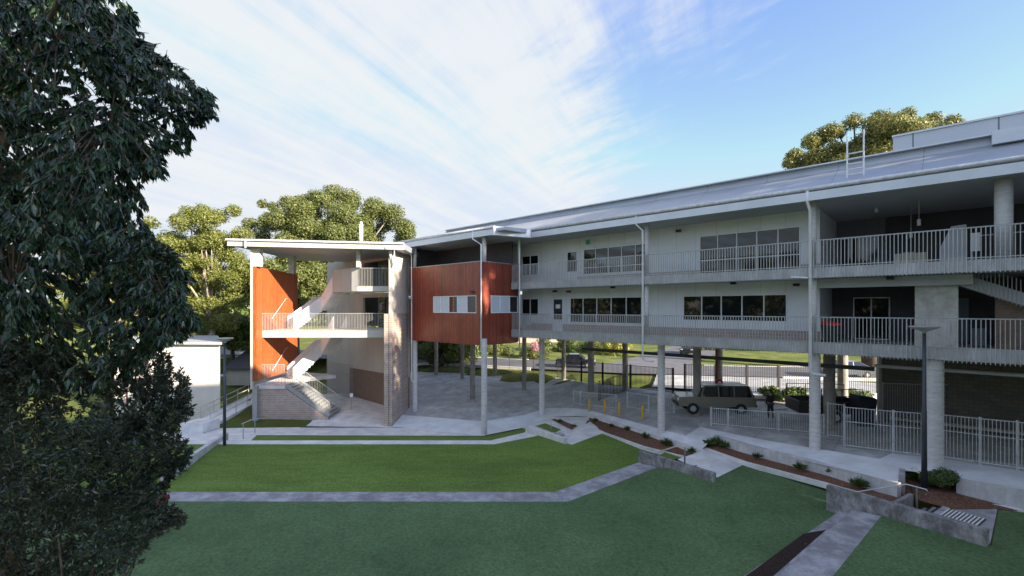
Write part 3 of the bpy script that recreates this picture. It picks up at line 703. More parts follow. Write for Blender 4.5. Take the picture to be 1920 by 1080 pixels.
# open gallery behind the pod parapet (level 2) : dark rear
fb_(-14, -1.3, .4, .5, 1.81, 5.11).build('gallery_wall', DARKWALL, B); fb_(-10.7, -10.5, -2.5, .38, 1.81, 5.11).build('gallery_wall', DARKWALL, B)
# small fittings
def cam(px, s, e): u = UF(px, s); MB().box(u-.14, u+.14, s-.12, s+.12, e-.14, e, FB).build('security_camera', BLACKM, B, bevel=.03)
for px, s, e in ((1272,2.2,4.85),(1375,1.2,1.45),(1493,2.1,1.30),(1669,1.0,1.43),(1149,1.2,1.45),(1040,2.2,1.35),(1066,2.2,1.3),(885,-3.2,1.25)): cam(px, s, e)
u = UF(1104,2.3); MB().box(u-.12,u+.12,2.1,2.2,4.55,4.85,FB).build('exit_sign', mat('green_sign', (.05,.35,.2), .4), B)
for px, py_e in ((1500,1.5),): 
    u = UF(px,-.1); MB().bar(FB(u-.35,-.2,1.52), FB(u+.35,-.2,1.45), .16, .07).build('floodlight', WHITE, B)
MB().bar(D(771,560,38.5), D(768,556,38.3), .25, .12).build('floodlight', WHITE, B)
# services pipe under the slab
MB().tube([FB(UF(1640,2.2),2.2,-2.75), FB(UE,2.2,-2.75)], .08, 8).build('service_pipe', RAILM, B, smooth=True)
mb = MB().bar(FB(2,5.0,-3.2), FB(UF(1640,5),5.0,-3.2), .1, .22); mb.build('service_tray', DARKWALL, B)
fb_(33.0, 33.25, .5, 10, -8.0, -2.12).build('undercroft_wall', BLOCK, B)  # unseen cross wall, added to keep low sun from leaking through the undercroft
fb_(-9.5, UE, 5.5, 5.9, -2.6, -2.11).build('edge_beam', CONC_WALL, B)

# lower columns (ribbed formwork rings): base found on the paving
def ring_column(px, py, r, top=-2.1, rings=True, m=COLUMN):
    g = G(px, py); h = E+top-g.z; mb = MB(); n = 24; pr = []
    if rings:
        k = int(h/.23)
        for i in range(k+1):
            z = i*.23; pr += [(r, z), (r, z+.185), (r-.022, z+.195), (r-.022, z+.22)]
        pr = [(a, b) for a, b in pr if b < h-.02]+[(r, h)]
    else: pr = [(r,0),(r,h)]
    mb.lathe(g+Vector((0,0,-.05)), pr, n)
    return mb.build('column', m, B)
ring_column(908, 814, .21); ring_column(1016, 776, .22); ring_column(1240, 810, .215); ring_column(1528, 842, .24); ring_column(1752, 875, .31)
ring_column(778, 771, .2, rings=False)
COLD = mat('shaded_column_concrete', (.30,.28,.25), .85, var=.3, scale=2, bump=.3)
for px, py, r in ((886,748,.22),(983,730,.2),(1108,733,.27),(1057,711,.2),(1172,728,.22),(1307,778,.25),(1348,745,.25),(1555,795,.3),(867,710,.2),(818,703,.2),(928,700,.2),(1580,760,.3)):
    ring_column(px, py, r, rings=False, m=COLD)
# undercroft block wall at right
g0 = G(1650,790); mbw = MB(); q0 = Vector((g0.x, g0.y, 0)); q1 = q0+Vector((.737,-.676,0))*14; nb = Vector((.676,.737,0))*.25
mbw.hexa([Vector((v.x, v.y, z)) for z in (1.8, E-2.1) for v in (q0, q1, q1+nb, q0+nb)]); mbw.build('undercroft_wall', BLOCK, B)
mbw = MB(); mbw.bar(Vector((q0.x-.12, q0.y-.1, 2.1)), Vector((q0.x-.12, q0.y-.1, E-2.1)), .16, .16); mbw.build('wall_post', RAILM, B)
mbw = MB(); mbw.bar(q0+Vector((.3,-.4,2.75)), q1+Vector((0,-.4,2.9)), .5, .12); mbw.build('ledge', CONC_WALL, B)

# ---------------- stair wing
def wbox(x0,x1,y0,y1,e0,e1): return MB().box(x0,x1,y0,y1,E+e0,E+e1)
mb = MB(); mb.hexa([(-19.9,36,E-5.6),(-19.65,36,E-5.6),(-19.65,43,E-5.6),(-19.9,43,E-5.6),(-19.9,36,E+3.2),(-19.65,36,E+3.2),(-19.65,43,E+3.08),(-19.9,43,E+3.08)]); mb.build('timber_wall', TIMBER_O, B)
wbox(-20.02,-19.905,35.9,36.2,-6.2,4.8).build('corner_trim', CREAMP, B)
wbox(-19.9,-19.35,36.0,36.45,3.21,4.8).build('column', CREAMP, B)
wbox(-20.3,-19.8,42.6,43.0,3.1,4.9).build('column', CONC_WALL, B)
wbox(-20.25,-19.9,36.6,36.9,-8.8,-6.1).build('column', GALV_D, B)
# brick base
pp = [(-20.2,-8.95),(-14.4,-8.95),(-14.5,-8.7),(-17.9,-6.35),(-20.2,-6.35)]
mb = MB(); n_ = len(pp); mb.v = [Vector((x,37.1,E+e)) for x,e in pp]+[Vector((x,37.35,E+e)) for x,e in pp]; mb.f = [tuple(range(n_)), tuple(reversed(range(n_,2*n_)))]+[(i,(i+1)%n_,n_+(i+1)%n_,n_+i) for i in range(n_)]
mb.build('brick_base', BRICK, B)
MB().prism([(-20.25,37.0),(-17.9,37.0),(-17.9,40.6),(-16.0,42.6),(-19.6,44.5),(-20.25,44)], E-6.35, E-6.05).build('landing', CONC_L, B)
# lower flight
mb = MB(); N_ = 13
for i in range(N_):
    x = -17.9+i*.265; z = -6.05-(i+1)*.184
    mb.box(x, x+.29, 37.15, 39.5, E+z-.06, E+z); mb.box(x+.0, x+.03, 37.15, 39.5, E+z, E+z+.12)
mb.build('tread', GALV_D, B)
def slope_member(y, w, h, e_off, m, name, x0=-17.9, x1=-14.45, ea=-6.05, eb=-8.45):
    a = Vector((x0,y,E+ea+e_off)); b = Vector((x1,y,E+eb+e_off)); o = MB().bar(a, b, w, h).build(name, m, B); return o
slope_member(37.1,.05,.3,-.05,GALV_D,'stringer'); slope_member(39.55,.05,.3,-.05,GALV_D,'stringer')
for y in (37.1, 39.55):
    mb = MB()
    for i in range(26):
        k = i/25; x = -17.9+3.45*k; e = -6.05-2.4*k; mb.bar((x,y,E+e), (x,y,E+e+1.0), .014, .03, up=(0,1,0))
    mb.bar((-17.9,y,E-5.02), (-14.45,y,E-7.42), .05, .035); mb.build('stair_balustrade', RAILM, B)
# front balustrade bars frames
def wbal(p, q, ebot, etop, sp=.12):
    p = Vector((*p,0)); q = Vector((*q,0)); n = int((q-p).length/sp); mb = MB()
    for i in range(n+1):
        v = p.lerp(q, i/n); mb.bar(v+Vector((0,0,E+ebot)), v+Vector((0,0,E+etop-.02)), .014, .035, up=(0,1,0))
    o = mb.build('balustrade', RAILM, B)
    MB().bar(p+Vector((0,0,E+etop)), q+Vector((0,0,E+etop)), .05, .035).build('top_rail', RAILM, o)
wbal((-20.1,36.95), (-17.9,36.95), -6.1, -4.42)
MB().prism([(-20.15,37.02),(-9.95,37.02),(-9.5,39.5),(-13.6,43.2),(-15.2,41.8),(-15.3,39.9),(-17.2,39.2),(-19.6,40.2)], E-2.05, E-1.75).build('floor_slab', CONC_L, B)
wbox(-20.15,-9.95,36.96,37.015,-2.3,-1.72).build('slab_edge', CREAMP, B)
wbal((-20.1,36.92), (-10.0,36.92), -1.75, -.40)
# level 2 slab with solid curved parapet
MB().prism([(-12.2,37.0),(-9.4,37.0),(-9.4,39.4),(-13.6,43.2),(-15.3,41.5),(-15.3,40.0)], E+1.4, E+1.75).build('floor_slab', CONC_L, B)
def thick(pts, th, e0, e1, m, name):
    mb = MB()
    for (p, q) in zip(pts[:-1], pts[1:]):
        d = Vector((q[0]-p[0], q[1]-p[1], 0)).normalized(); n = Vector((-d.y,d.x,0))*th
        if n.y < 0: n = -n
        a_, b_ = Vector((p[0],p[1],0)), Vector((q[0],q[1],0)); f0 = lambda v, e: v+Vector((0,0,E+e))
        ea0, ea1 = (p[2], p[3]) if len(p) > 2 else (e0, e1); eb0, eb1 = (q[2], q[3]) if len(q) > 2 else (e0, e1)
        mb.hexa([f0(a_,ea0), f0(b_,eb0), f0(b_+n,eb0), f0(a_+n,ea0), f0(a_,ea1), f0(b_,eb1), f0(b_+n,eb1), f0(a_+n,ea1)])
    return mb.build(name, m, B)
PAR = stripes(mat('stair_parapet_panels', (.50,.49,.46), .6, var=.08, scale=1), 'XY', .18, dark=.75, gap=.12, tint=.05)
thick([(-12.15,36.95),(-12.7,37.15),(-14.9,39.3),(-15.3,40.0)], .08, 1.35, 3.18, PAR, 'parapet')
wbox(-12.15,-9.4,36.96,37.0,1.35,1.75).build('slab_edge', CREAMP, B)
wbal((-12.1,36.93), (-9.45,36.93), 1.7, 3.16)
wbox(-12.15,-11.85,36.6,36.9,3.2,4.75).build('column', CREAMP, B)
# dog-leg flights, one set per storey
A_ = Vector((.676,.737)); Bv = Vector((.737,-.676))
for e0 in (-6.05, -1.75):
    rise = 2.15 if e0 < -5 else 1.75
    P0 = Vector((-18.6,39.8)); P1 = P0+A_*2.5; wn_ = Vector((-.737,.676))*1.15
    def fl(P, dr, L_, w_, ea, eb, nm, par=(1,1)):
        Q = P+dr*L_
        mb = MB(); k = 10
        for i in range(k):
            a_ = P+dr*(L_*i/k); b_ = P+dr*(L_*(i+1)/k); z = ea+(eb-ea)*(i+1)/k
            c = [(*a_,0),(*b_,0),(*(b_+w_),0),(*(a_+w_),0)]; zl = ea+(eb-ea)*i/k-.2
            mb.hexa([Vector((v[0],v[1],E+zl)) for v in c]+[Vector((v[0],v[1],E+z)) for v in c])
        mb.build('stair_flight', CONC_L, B)
        wu = w_.normalized()*.08
        for j, on in enumerate(par):
            if not on: continue
            off = w_*j-(wu if j == 0 else Vector((0,0)))
            a_, b_ = P+off, Q+off
            MB().hexa([Vector((v[0],v[1],z)) for v, z in ((a_,E+ea-.25),(b_,E+eb-.25),(b_+wu,E+eb-.25),(a_+wu,E+ea-.25),(a_,E+ea+1.0),(b_,E+eb+1.05),(b_+wu,E+eb+1.05),(a_+wu,E+ea+1.0))]).build('parapet', WHITE, B)
    fl(P0, A_, 2.5, wn_, e0, e0+rise, '')
    c0 = P1; w2_ = A_*1.15
    MB().prism([tuple(c0), tuple(c0+w2_), tuple(c0+w2_+wn_), tuple(c0+wn_)], E+e0+rise-.2, E+e0+rise).build('landing', CONC_L, B)
    fl(P1, Bv, 2.3, w2_, e0+rise, -1.75 if e0 < -5 else 1.75, '')
    thick([(P1+wn_)[:]+(), (P1+wn_+w2_)[:]+()], .08, e0+rise-.2, e0+rise+1.05, WHITE, 'parapet')
    # wall handrail on the timber wall
    MB().tube([(-19.55,38.2,E+e0+.9), (-19.55,40.6,E+e0+2.6), (-19.55,41.0,E+e0+2.6)], .03, 6).build('wall_handrail', GALV, B, smooth=True)
# wall behind the stairs (cream panels, brick base, dark door openings)
def vw(t0,t1,s0,s1,e0,e1): return MB().box(t0,t1,s0,s1,e0,e1,VW)
for e_lo, e_hi, top in ((-1.75,1.0,1.4), (1.75,4.3,4.75)):
    vw(0,2.2,0,.2,e_lo,top).build('wall', CREAM, B); vw(7.2,14.5,0,.2,e_lo,top).build('wall', CREAM, B); vw(2.2,7.2,0,.2,e_hi,top).build('wall', CREAM, B)
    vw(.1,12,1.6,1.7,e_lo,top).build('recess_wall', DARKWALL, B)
    f = vw(3.2,3.28,.05,.12,e_lo,e_hi); f.box(2.2,2.28,.05,.12,e_lo,e_hi,VW); f.box(4.6,4.68,.05,.12,e_lo,e_hi,VW); fo = f.build('door_frame', BLUEGREY, B)
    vw(3.28,4.6,.08,.1,e_lo,e_hi).build('pane', GLASS, fo)
vw(0,14.5,0,.2,-5.85,-1.751).build('wall', CREAM, B)
vw(0,9.7,-.03,.2,-9.2,-5.85).build('brick_base', BRICK_B, B); vw(9.7,14.5,0,.2,-9.2,-5.851).build('wall', CREAM, B)
# mesh screen behind lower flight (tall panel)
mb = MB()
for i in range(34):
    v = VW(7.5+i*.16, -.9, 0); mb.bar((v.x,v.y,E-8.5),(v.x,v.y,E-5.4), .012, .02, up=(0,1,0))
a_, b_ = VW(7.5,-.9,0), VW(7.5+33*.16,-.9,0)
for z in (-5.4,-6.4,-8.4): mb.bar((a_.x,a_.y,E+z),(b_.x,b_.y,E+z), .03, .04)
mb.build('screen', GALV_D, B)
# pier
wbox(-9.75,-9.36,35.75,36.3,-9.3,-.42).build('brick_pier', BRICK, B)
MB().prism([(-9.4,35.75),(-9.14,35.75),(-8.76,40.5),(-9.1,40.5)], E-9.3, E-.42).build('brick_pier', BRICK, B)
MB().prism([(-9.4,35.8),(-9.145,35.8),(-8.77,40.5),(-9.1,40.5)], E-.42, E+4.9).build('pier_wall', CREAMP, B)
# left roof: tilted slab
def roofbox(x0,x1,y0,y1,ea0,ea1,eb0,eb1): return MB().hexa([(x0,y0,E+ea0),(x1,y0,E+eb0),(x1,y1,E+eb0),(x0,y1,E+ea0),(x0,y0,E+ea1),(x1,y0,E+eb1),(x1,y1,E+eb1),(x0,y1,E+ea1)])
roofbox(-21.4,-8.1,35.36,47,4.76,5.18,4.44,4.86).build('roof', ROOFM, B)
roofbox(-21.42,-8.1,35.3,35.358,4.70,5.10,4.40,4.80).build('fascia', CREAMP, B)
roofbox(-21.5,-8.1,35.16,35.297,5.10,5.24,4.80,4.94).build('gutter', GALV, B)
MB().tube([D(460,449,35.1), D(460,465,35.1)], .05, 6).build('downpipe', WHITE, B)

# ---------------------------------------------------------------- things under / around the building
# bollards
pb = None
for i, (px, py, lb) in enumerate(((1105,771,'yellow steel bollard nearest the dark square column, first from the left'),(1134,774,'yellow steel bollard second from the left on the paving'),(1161,779,'yellow steel bollard third from the left, in front of the gate'),(1205,787,'yellow steel bollard standing apart, closest to the ribbed column'))):
    g = G(px, py)
    if pb is None:
        pb = thing('bollard', lb, 'bollard', g, 0, 'yellow bollards on the paving')
        MB().lathe(g, [(.075,0),(.075,.9),(.07,.95),(.04,.98)], 14).build('post', YELLOW, pb, smooth=False)
        MB().lathe(g, [(.13,0),(.13,.015)], 14).build('base_plate', GALV_D, pb)
        o = pb
    else: o = copy_tree(pb)
    o.location = g; o['label'] = lb

# fences
def bar_fence(pts, h, sp, label, m, name='fence', group=None, r=.012, postw=.05, mid=None, cat='fence', posts=None, top_ext=0):
    t = thing(name, label, cat, pts[0], 0, group)
    for a_, b_ in zip(pts[:-1], pts[1:]):
        L_ = (b_-a_).length; n = max(1, int(L_/sp)); mb = MB()
        for i in range(1, n): v = a_.lerp(b_, i/n); mb.bar(v+up*.08, v+up*(h+top_ext), r, r, up=(0,1,0))
        mb.bar(a_+up*(h-.02), b_+up*(h-.02), .035, .035); mb.bar(a_+up*.1, b_+up*.1, .035, .035)
        if mid: mb.bar(a_+up*mid, b_+up*mid, .03, .03)
        mb.build('panel', m, t)
    for p in pts: MB().bar(p-up*.02, p+up*(h+.05+top_ext), postw, postw, up=(0,1,0)).build('post', m, t)
    return t
def lerpn(a, b, n): return [a.lerp(b, i/n) for i in range(n+1)]
def GG(l): return [G(*p) for p in l]
bar_fence(GG([(1583,838),(1675,850),(1768,860),(1838,871),(1908,881),(1985,893)]), 1.95, .115, 'tall galvanised bar fence along the walkway behind the right lamp post', GALV, r=.018, mid=1.25, postw=.07)
bar_fence(GG([(1333,797),(1365,800),(1460,808),(1545,815)]), 1.05, .11, 'low galvanised bar fence in front of the parked four wheel drive', GALV, r=.018, postw=.08)
bar_fence(GG([(1552,818),(1583,823)]), 1.75, .11, 'narrow galvanised gate between the thick column and the tall fence', GALV, 'gate', cat='gate')
bar_fence(GG([(1075,757),(1088,760),(1155,768),]), 1.1, .12, 'low galvanised fence panels behind the yellow bollards, left part', GALV, mid=.1)
bar_fence(GG([(1176,765),(1216,772),(1240,777),(1264,775)]), 1.15, .12, 'low galvanised gate panels behind the last bollard and column', GALV, 'gate', cat='gate', postw=.07)
bar_fence([W(1655,800,6.5), W(1730,803,6.5), W(1830,806,6.5), W(1985,812,6.5)], 2.4, .12, 'rear galvanised bar fence against the dark block wall', GALV_D)
# black street fence
bar_fence([W(770,697,7.15), W(850,699,7.05), W(905,701,6.98), W(955,702,6.93), W(1000,704,6.88), W(1045,708,6.78), W(1090,716,6.68), ], 1.7, .12, 'black palisade fence along the far edge of the undercroft', BLACKM, r=.028)
bar_fence([W(1090,716,6.68), W(1130,722,6.6), W(1182,728,6.55), W(1262,738,6.45)], 1.9, .12, 'black palisade fence with gate posts beside the driveway', BLACKM, postw=.12, r=.028)
bar_fence(lerpn(W(1284,734,6.45), W(1646,742,6.4), 6), 2.1, .12, 'long black palisade fence behind the parked four wheel drive', BLACKM, postw=.12, r=.028)
bar_fence([W(1123,752,7.0), W(1150,742,6.9), W(1172,735,6.8)], 1.5, .2, 'short dark handrail fence between the undercroft columns', BLACKM, r=.04)
# garden strip and low wall by the long fence
mb = MB(); mb.hexa([W(1400,748,6.4), W(1646,750,6.4), W(1646,742,6.4), W(1400,740,6.4)]+[v+up*.2 for v in (W(1400,748,6.4), W(1646,750,6.4), W(1646,742,6.4), W(1400,740,6.4))]); solo(mb, 'garden_edge', CONC_L, 'pale concrete garden edge behind the trailer', 'kerb')

# wheelie bins
def bin_(loc, s, label, body, lid):
    t = thing('wheelie_bin', label, 'bin', loc)
    L0 = Vector(loc); mb = MB()
    mb.hexa([L0+Vector(v)*s for v in ((-.2,-.25,.08),(.2,-.25,.08),(.2,.2,.08),(-.2,.2,.08),(-.28,-.33,.95),(.28,-.33,.95),(.28,.3,.95),(-.28,.3,.95))]); mb.build('body', body, t, bevel=.02)
    mb = MB(); mb.hexa([L0+Vector(v)*s for v in ((-.3,-.38,.90),(.3,-.38,.90),(.3,.34,.955),(-.3,.34,.955),(-.27,-.32,1.03),(.27,-.32,1.03),(.28,.33,1.12),(-.28,.33,1.12))]); mb.build('lid', lid, t, bevel=.02)
    for x in (-.24, .24): MB().tube([L0+Vector((x-.03,.28,.1))*s, L0+Vector((x+.03,.28,.1))*s], .1*s, 12).build('wheel', RUBBER, t)
    MB().tube([L0+Vector((-.22,.38,1.0))*s, L0+Vector((.22,.38,1.0))*s], .02*s, 8).build('handle', body, t)
bin_(FB(UF(1557,.9), .9, -1.74), 1.0, 'dark wheelie bin with bright red lid on the first floor balcony', BINM, RED)
bin_(W(287,1000,HM), 1.1, 'dark wheelie bin with red lid half hidden by the foreground shrub', BINM, mat('dull_red_plastic', (.16,.012,.018), .5))
# pendant lamps
for px, py, s, lb in ((1643,392,4.0,'short white pendant lamp under the soffit, leftmost of the three'),(1708,440,4.6,'white pendant lamp hanging lowest, just above the balcony rail'),(1723,416,3.2,'white pendant lamp on a long rod, rightmost of the three')):
    u = UF(px, s); dd = FB(u,s,0); e = (578-py)/F*dd.y
    t = thing('pendant_lamp', lb, 'lamp', FB(u,s,e-.15), 0, 'pendant lamps in the recess')
    MB().tube([FB(u,s,e+.1), FB(u,s,5.12)], .012, 6).build('rod', GALV, t); MB().tube([FB(u,s,e-.17), FB(u,s,e+.12)], .075, 12).build('shade', WHITE, t, smooth=True)
# cream boxes on level 2
for i, (pa, pb_, lb) in enumerate(((1677,1690,'narrow cream storage box left of the three on the upper floor'),(1692,1714,'wide cream storage box in the middle of the three'),(1716,1737,'cream storage box right of the three on the upper floor'))):
    mb = MB().box(UF(pa,4.5), UF(pb_,4.5), 4.5, 5.1, 1.82, 2.75+.04*(i==1), FB)
    t = thing('storage_box', lb, 'box', FB(UF((pa+pb_)/2,4.8),4.8,1.82), 0, 'cream storage boxes')
    mb.build('body', mat('cream_laminate', (.58,.55,.40), .5) if i == 0 else bpy.data.materials['cream_laminate'], t, bevel=.02)
    MB().box(UF(pa,4.5)+.03, UF(pb_,4.5)-.03, 4.47, 4.497, 1.95, 2.3, FB).build('drawer', bpy.data.materials['cream_laminate'], t)
# stair parapet on level 2 (slanting pale panel)
t = thing('stair_enclosure', 'pale slanting stair enclosure panel behind the upper balustrade', 'stair enclosure', FB(UF(1780,3),3,1.8))
ua_, ub_ = UF(1762,3.0), UF(1812,3.0); P = [(ua_,1.82),(ub_,1.82),(ub_,3.75),(ub_-.5,3.7),(ua_,2.75)]
mb = MB(); n_ = 5; mb.v = [FB(u,3.0,e) for u,e in P]+[FB(u,3.15,e) for u,e in P]; mb.f = [tuple(range(n_)), tuple(reversed(range(n_,2*n_)))]+[(i,(i+1)%n_,n_+(i+1)%n_,n_+i) for i in range(n_)]
mb.build('panel', SOFFIT, t)
mb = MB(); mb.tube([FB(ub_+.2,3.1,3.2), FB(UE-2,3.1,3.5)], .03, 6)
for i in range(9): mb.tube([FB(ub_+.2+i*.55,3.1,1.82), FB(ub_+.2+i*.55,3.1,3.2+.05*i)], .02, 6)
mb.build('guard_rail', GALV, t)
mb = MB().box(ub_+.12, ub_+.42, 2.7, 2.76, 2.5, 3.3, FB); mb.build('notice_board', WHITE, t)
# furniture behind windows? hose reel by the column
g = G(1345,745)
t = thing('fire_hose_reel', 'dark red fire hose reel on a red post beside the undercroft column', 'hose reel', D(1344,740,31.3))
MB().bar(D(1343.5,742,31.3), D(1343.5,655,31.3), .09, .09, up=(0,1,0)).build('post', mat('dark_red_paint', (.12,.012,.015), .5), t)
c = D(1348,717,31.1); MB().tube([c+Vector((0,-.09,0)), c+Vector((0,.09,0))], .24, 18).build('reel', mat('red_reel_paint', (.30,.02,.025), .45), t)
MB().tube([c+Vector((0,-.12,0)), c+Vector((0,-.095,0))], .1, 14).build('hub', WHITE, t)
# sign on a stand by the stairs
t = thing('sign_stand', 'small white sign on a thin post at the foot of the open stairs', 'sign', W(659,768,8.65))
MB().bar(W(659,768,8.65), D(659,744,40.0), .05, .05, up=(0,1,0)).build('post', GALV_D, t); c = D(659,741,39.9); MB().box(c.x-.13,c.x+.13,c.y-.02,c.y+.02,c.z-.16,c.z+.16).build('panel', WHITE, t)

# lamps posts
def lamp(base, hgt, label, s=1.0):
    t = thing('lamp_post', label, 'lamp post', base, 0, 'tall lamp posts with dish heads')
    b_ = Vector(base)
    MB().lathe(b_, [(.16*s,0),(.16*s,.02)], 16).build('base_plate', LAMPM, t)
    MB().tube([b_, b_+up*hgt*.48, b_+up*hgt*.485, b_+up*(hgt-.2)], [.095*s,.085*s,.075*s,.055*s], 14).build('pole', LAMPM, t, smooth=True)
    c = b_+up*(hgt-.22)
    MB().lathe(c, [(.07*s,0),(.09*s,.06),(.46*s,.22),(.50*s,.26),(.50*s,.275),(.46*s,.285)], 28).build('lamp_shade', RAILM, t)
    MB().lathe(c, [(.04*s,-.08),(.05*s,.0),(.05*s,.06)], 10).build('collar', LAMPM, t)
    return t
lamp(W(1733,915,7.15), 6.38, 'tall dark lamp post with wide pale dish head beside the round shrub at right')
lamp(W(421,835,8.12), 6.3, 'slim dark lamp post at the left corner of the bright lawn', .95)

# ---------------------------------------------------------------- vehicles
def loft_car(name, label, loc, rz, L_, W_, H_, paint, kind='suv', detail=True):
    t = thing(name, label, 'car', loc, rz); M = M_OF[t.name]
    def T(x, y, z): return M @ Vector((x, y, z))
    if kind == 'suv': prof = [(-.5,.30),(-.5,.52),(-.49,.60),(-.30,.62),(-.24,.64),(-.155,.97),(.43,.99),(.485,.62),(.5,.55),(.5,.28)]; sill = .28
    else: prof = [(-.5,.28),(-.5,.46),(-.47,.55),(-.26,.66),(-.23,.67),(-.08,.98),(.18,1.0),(.36,.74),(.48,.70),(.5,.60),(.5,.28)]; sill = .22
    # lower body
    low = [(x, z) for x, z in prof if z < .7]; bz = .62 if kind == 'suv' else .66
    hw = W_/2
    body = MB(); n = len(prof)
    secs = [(-hw,.0,.93),(-hw*.985,0,1),(hw*.985,0,1),(hw,0,.93)]
    lo = [(-.5,sill),(-.5,.5),(-.485,bz-.03),(-.3,bz),(.3,bz),(.47,bz),(.5,bz-.06),(.5,sill)]
    ys = [(-hw,.97),(-hw*.96,1),(hw*.96,1),(hw,.97)]; rings = []
    for y, k in ys:
        rings.append([T(x*L_*k, y, (sill*H_ if z == sill else z*H_*(1 if k == 1 else .985))) for x, z in lo])
    base = 0; m_ = len(lo)
    for r_ in rings: body.v += r_
    for i in range(3):
        for j in range(m_): body.f.append((i*m_+j, i*m_+(j+1)%m_, (i+1)*m_+(j+1)%m_, (i+1)*m_+j))
    body.f.append(tuple(range(m_))); body.f.append(tuple(reversed(range(3*m_, 4*m_))))
    body.build('body', paint, t, bevel=.03)
    if kind == 'suv': g = [(-.25,bz),(-.16,.96),(.42,.98),(.485,bz)]
    else: g = [(-.25,bz),(-.09,.98),(.17,.99),(.38,bz)]
    cab = MB(); cab.hexa([T(g[0][0]*L_,-hw*.93,g[0][1]*H_), T(g[3][0]*L_,-hw*.93,g[3][1]*H_), T(g[3][0]*L_,hw*.93,g[3][1]*H_), T(g[0][0]*L_,hw*.93,g[0][1]*H_),
        T(g[1][0]*L_,-hw*.8,g[1][1]*H_), T(g[2][0]*L_,-hw*.8,g[2][1]*H_), T(g[2][0]*L_,hw*.8,g[2][1]*H_), T(g[1][0]*L_,hw*.8,g[1][1]*H_)])
    cab.build('windows', GLASS, t, bevel=.02)
    rf = MB(); rf.hexa([T(g[1][0]*L_-.02,-hw*.82,g[1][1]*H_-.01), T(g[2][0]*L_+.02,-hw*.82,g[2][1]*H_-.01), T(g[2][0]*L_+.02,hw*.82,g[2][1]*H_-.01), T(g[1][0]*L_-.02,hw*.82,g[1][1]*H_-.01),
        T(g[1][0]*L_+.03,-hw*.76,H_), T(g[2][0]*L_-.03,-hw*.76,H_), T(g[2][0]*L_-.03,hw*.76,H_), T(g[1][0]*L_+.03,hw*.76,H_)])
    rf.build('roof', paint, t, bevel=.015)
    pl = MB()
    for x in ((-.205,-.16+.0),(.02,.02),(.22,.22),(.455,.42)) if kind == 'suv' else ((-.24,-.09),(.04,.04),(.37,.17)):
        for y in (-1, 1): pl.bar(T(x[0]*L_, y*hw*.945, bz*H_), T(x[1]*L_, y*hw*.815, .97*H_), .07, .05)
    pl.build('pillar', paint, t)
    wr = .37 if kind == 'suv' else .31
    for x in (-.315*L_, .30*L_):
        for y in (-1, 1):
            w_ = MB().tube([T(x, y*(hw-.2), wr), T(x, y*(hw+.01), wr)], wr, 20).build('wheel', RUBBER, t)
            MB().tube([T(x, y*(hw-.05), wr), T(x, y*(hw+.025), wr)], wr*.5, 14).build('rim', GALV_D, w_)
            MB().tube([T(x, y*(hw-.21), wr), T(x, y*(hw-.0), wr)], wr*1.0, 4, caps=False) if 0 else None
    for y in (-1, 1):
        MB().box(-.5*L_-.01, -.5*L_+.06, y*hw*.72-.16, y*hw*.72+.16, .46*H_, .54*H_, T).build('headlight', WHITE, t)
        MB().box(.5*L_-.06, .5*L_+.015, y*hw*.85-.08, y*hw*.85+.08, .42*H_, .56*H_, T).build('tail_light', RED, t)
        MB().box(-.2*L_, -.17*L_, y*(hw+.02)-.06, y*(hw+.02)+.08, bz*H_, bz*H_+.14, T).build('mirror', paint, t, bevel=.02)
    MB().box(-.515*L_, -.47*L_, -hw*.9, hw*.9, sill*H_-.02, .38*H_, T).build('bumper', BLACKM, t, bevel=.02)
    MB().box(.48*L_, .515*L_, -hw*.9, hw*.9, sill*H_-.02, .36*H_, T).build('bumper', BLACKM, t, bevel=.02)
    if detail:
        for y in (-1, 1): MB().bar(T(-.12*L_, y*hw*.6, H_+.05), T(.4*L_, y*hw*.6, H_+.05), .04, .04).build('roof_rail', GALV, t)
    return t
PT_SUV = mat('champagne_car_paint', (.20,.185,.145), .35, metal=.25, coat=.3); PT_BLK = mat('black_car_paint', (.012,.013,.02), .2, coat=.6); PT_BLU = mat('blue_grey_car_paint', (.13,.15,.19), .25, metal=.4, coat=.6)
g = G(1348, 778); loft_car('four_wheel_drive', 'champagne four wheel drive parked behind the low fence with a trailer hitched', (g.x, g.y+.9, g.z), math.radians(-6), 4.75, 1.85, 1.85, PT_SUV)
p = W(1082,708,6.4); loft_car('hatchback_car', 'black car on the street seen beyond the undercroft fence', (p.x+.9, p.y+7.5, Z0+.16), math.radians(168), 4.1, 1.72, 1.42, PT_BLK, 'hatch', False)
p = Vector((31.0, 43.6, Z0+.13)); loft_car('sedan_car', 'blue grey car on the road seen right of the thick column', p, math.radians(-3), 4.5, 1.78, 1.5, PT_BLU, 'hatch', False)
p = D(1286,655,64); loft_car('parked_van', 'dark car far up the side street, just under the balcony edge', (p.x+.5, p.y, terr(p.x, p.y)+.12), math.radians(60), 4.4, 1.8, 1.5, PT_BLK, 'hatch', False)
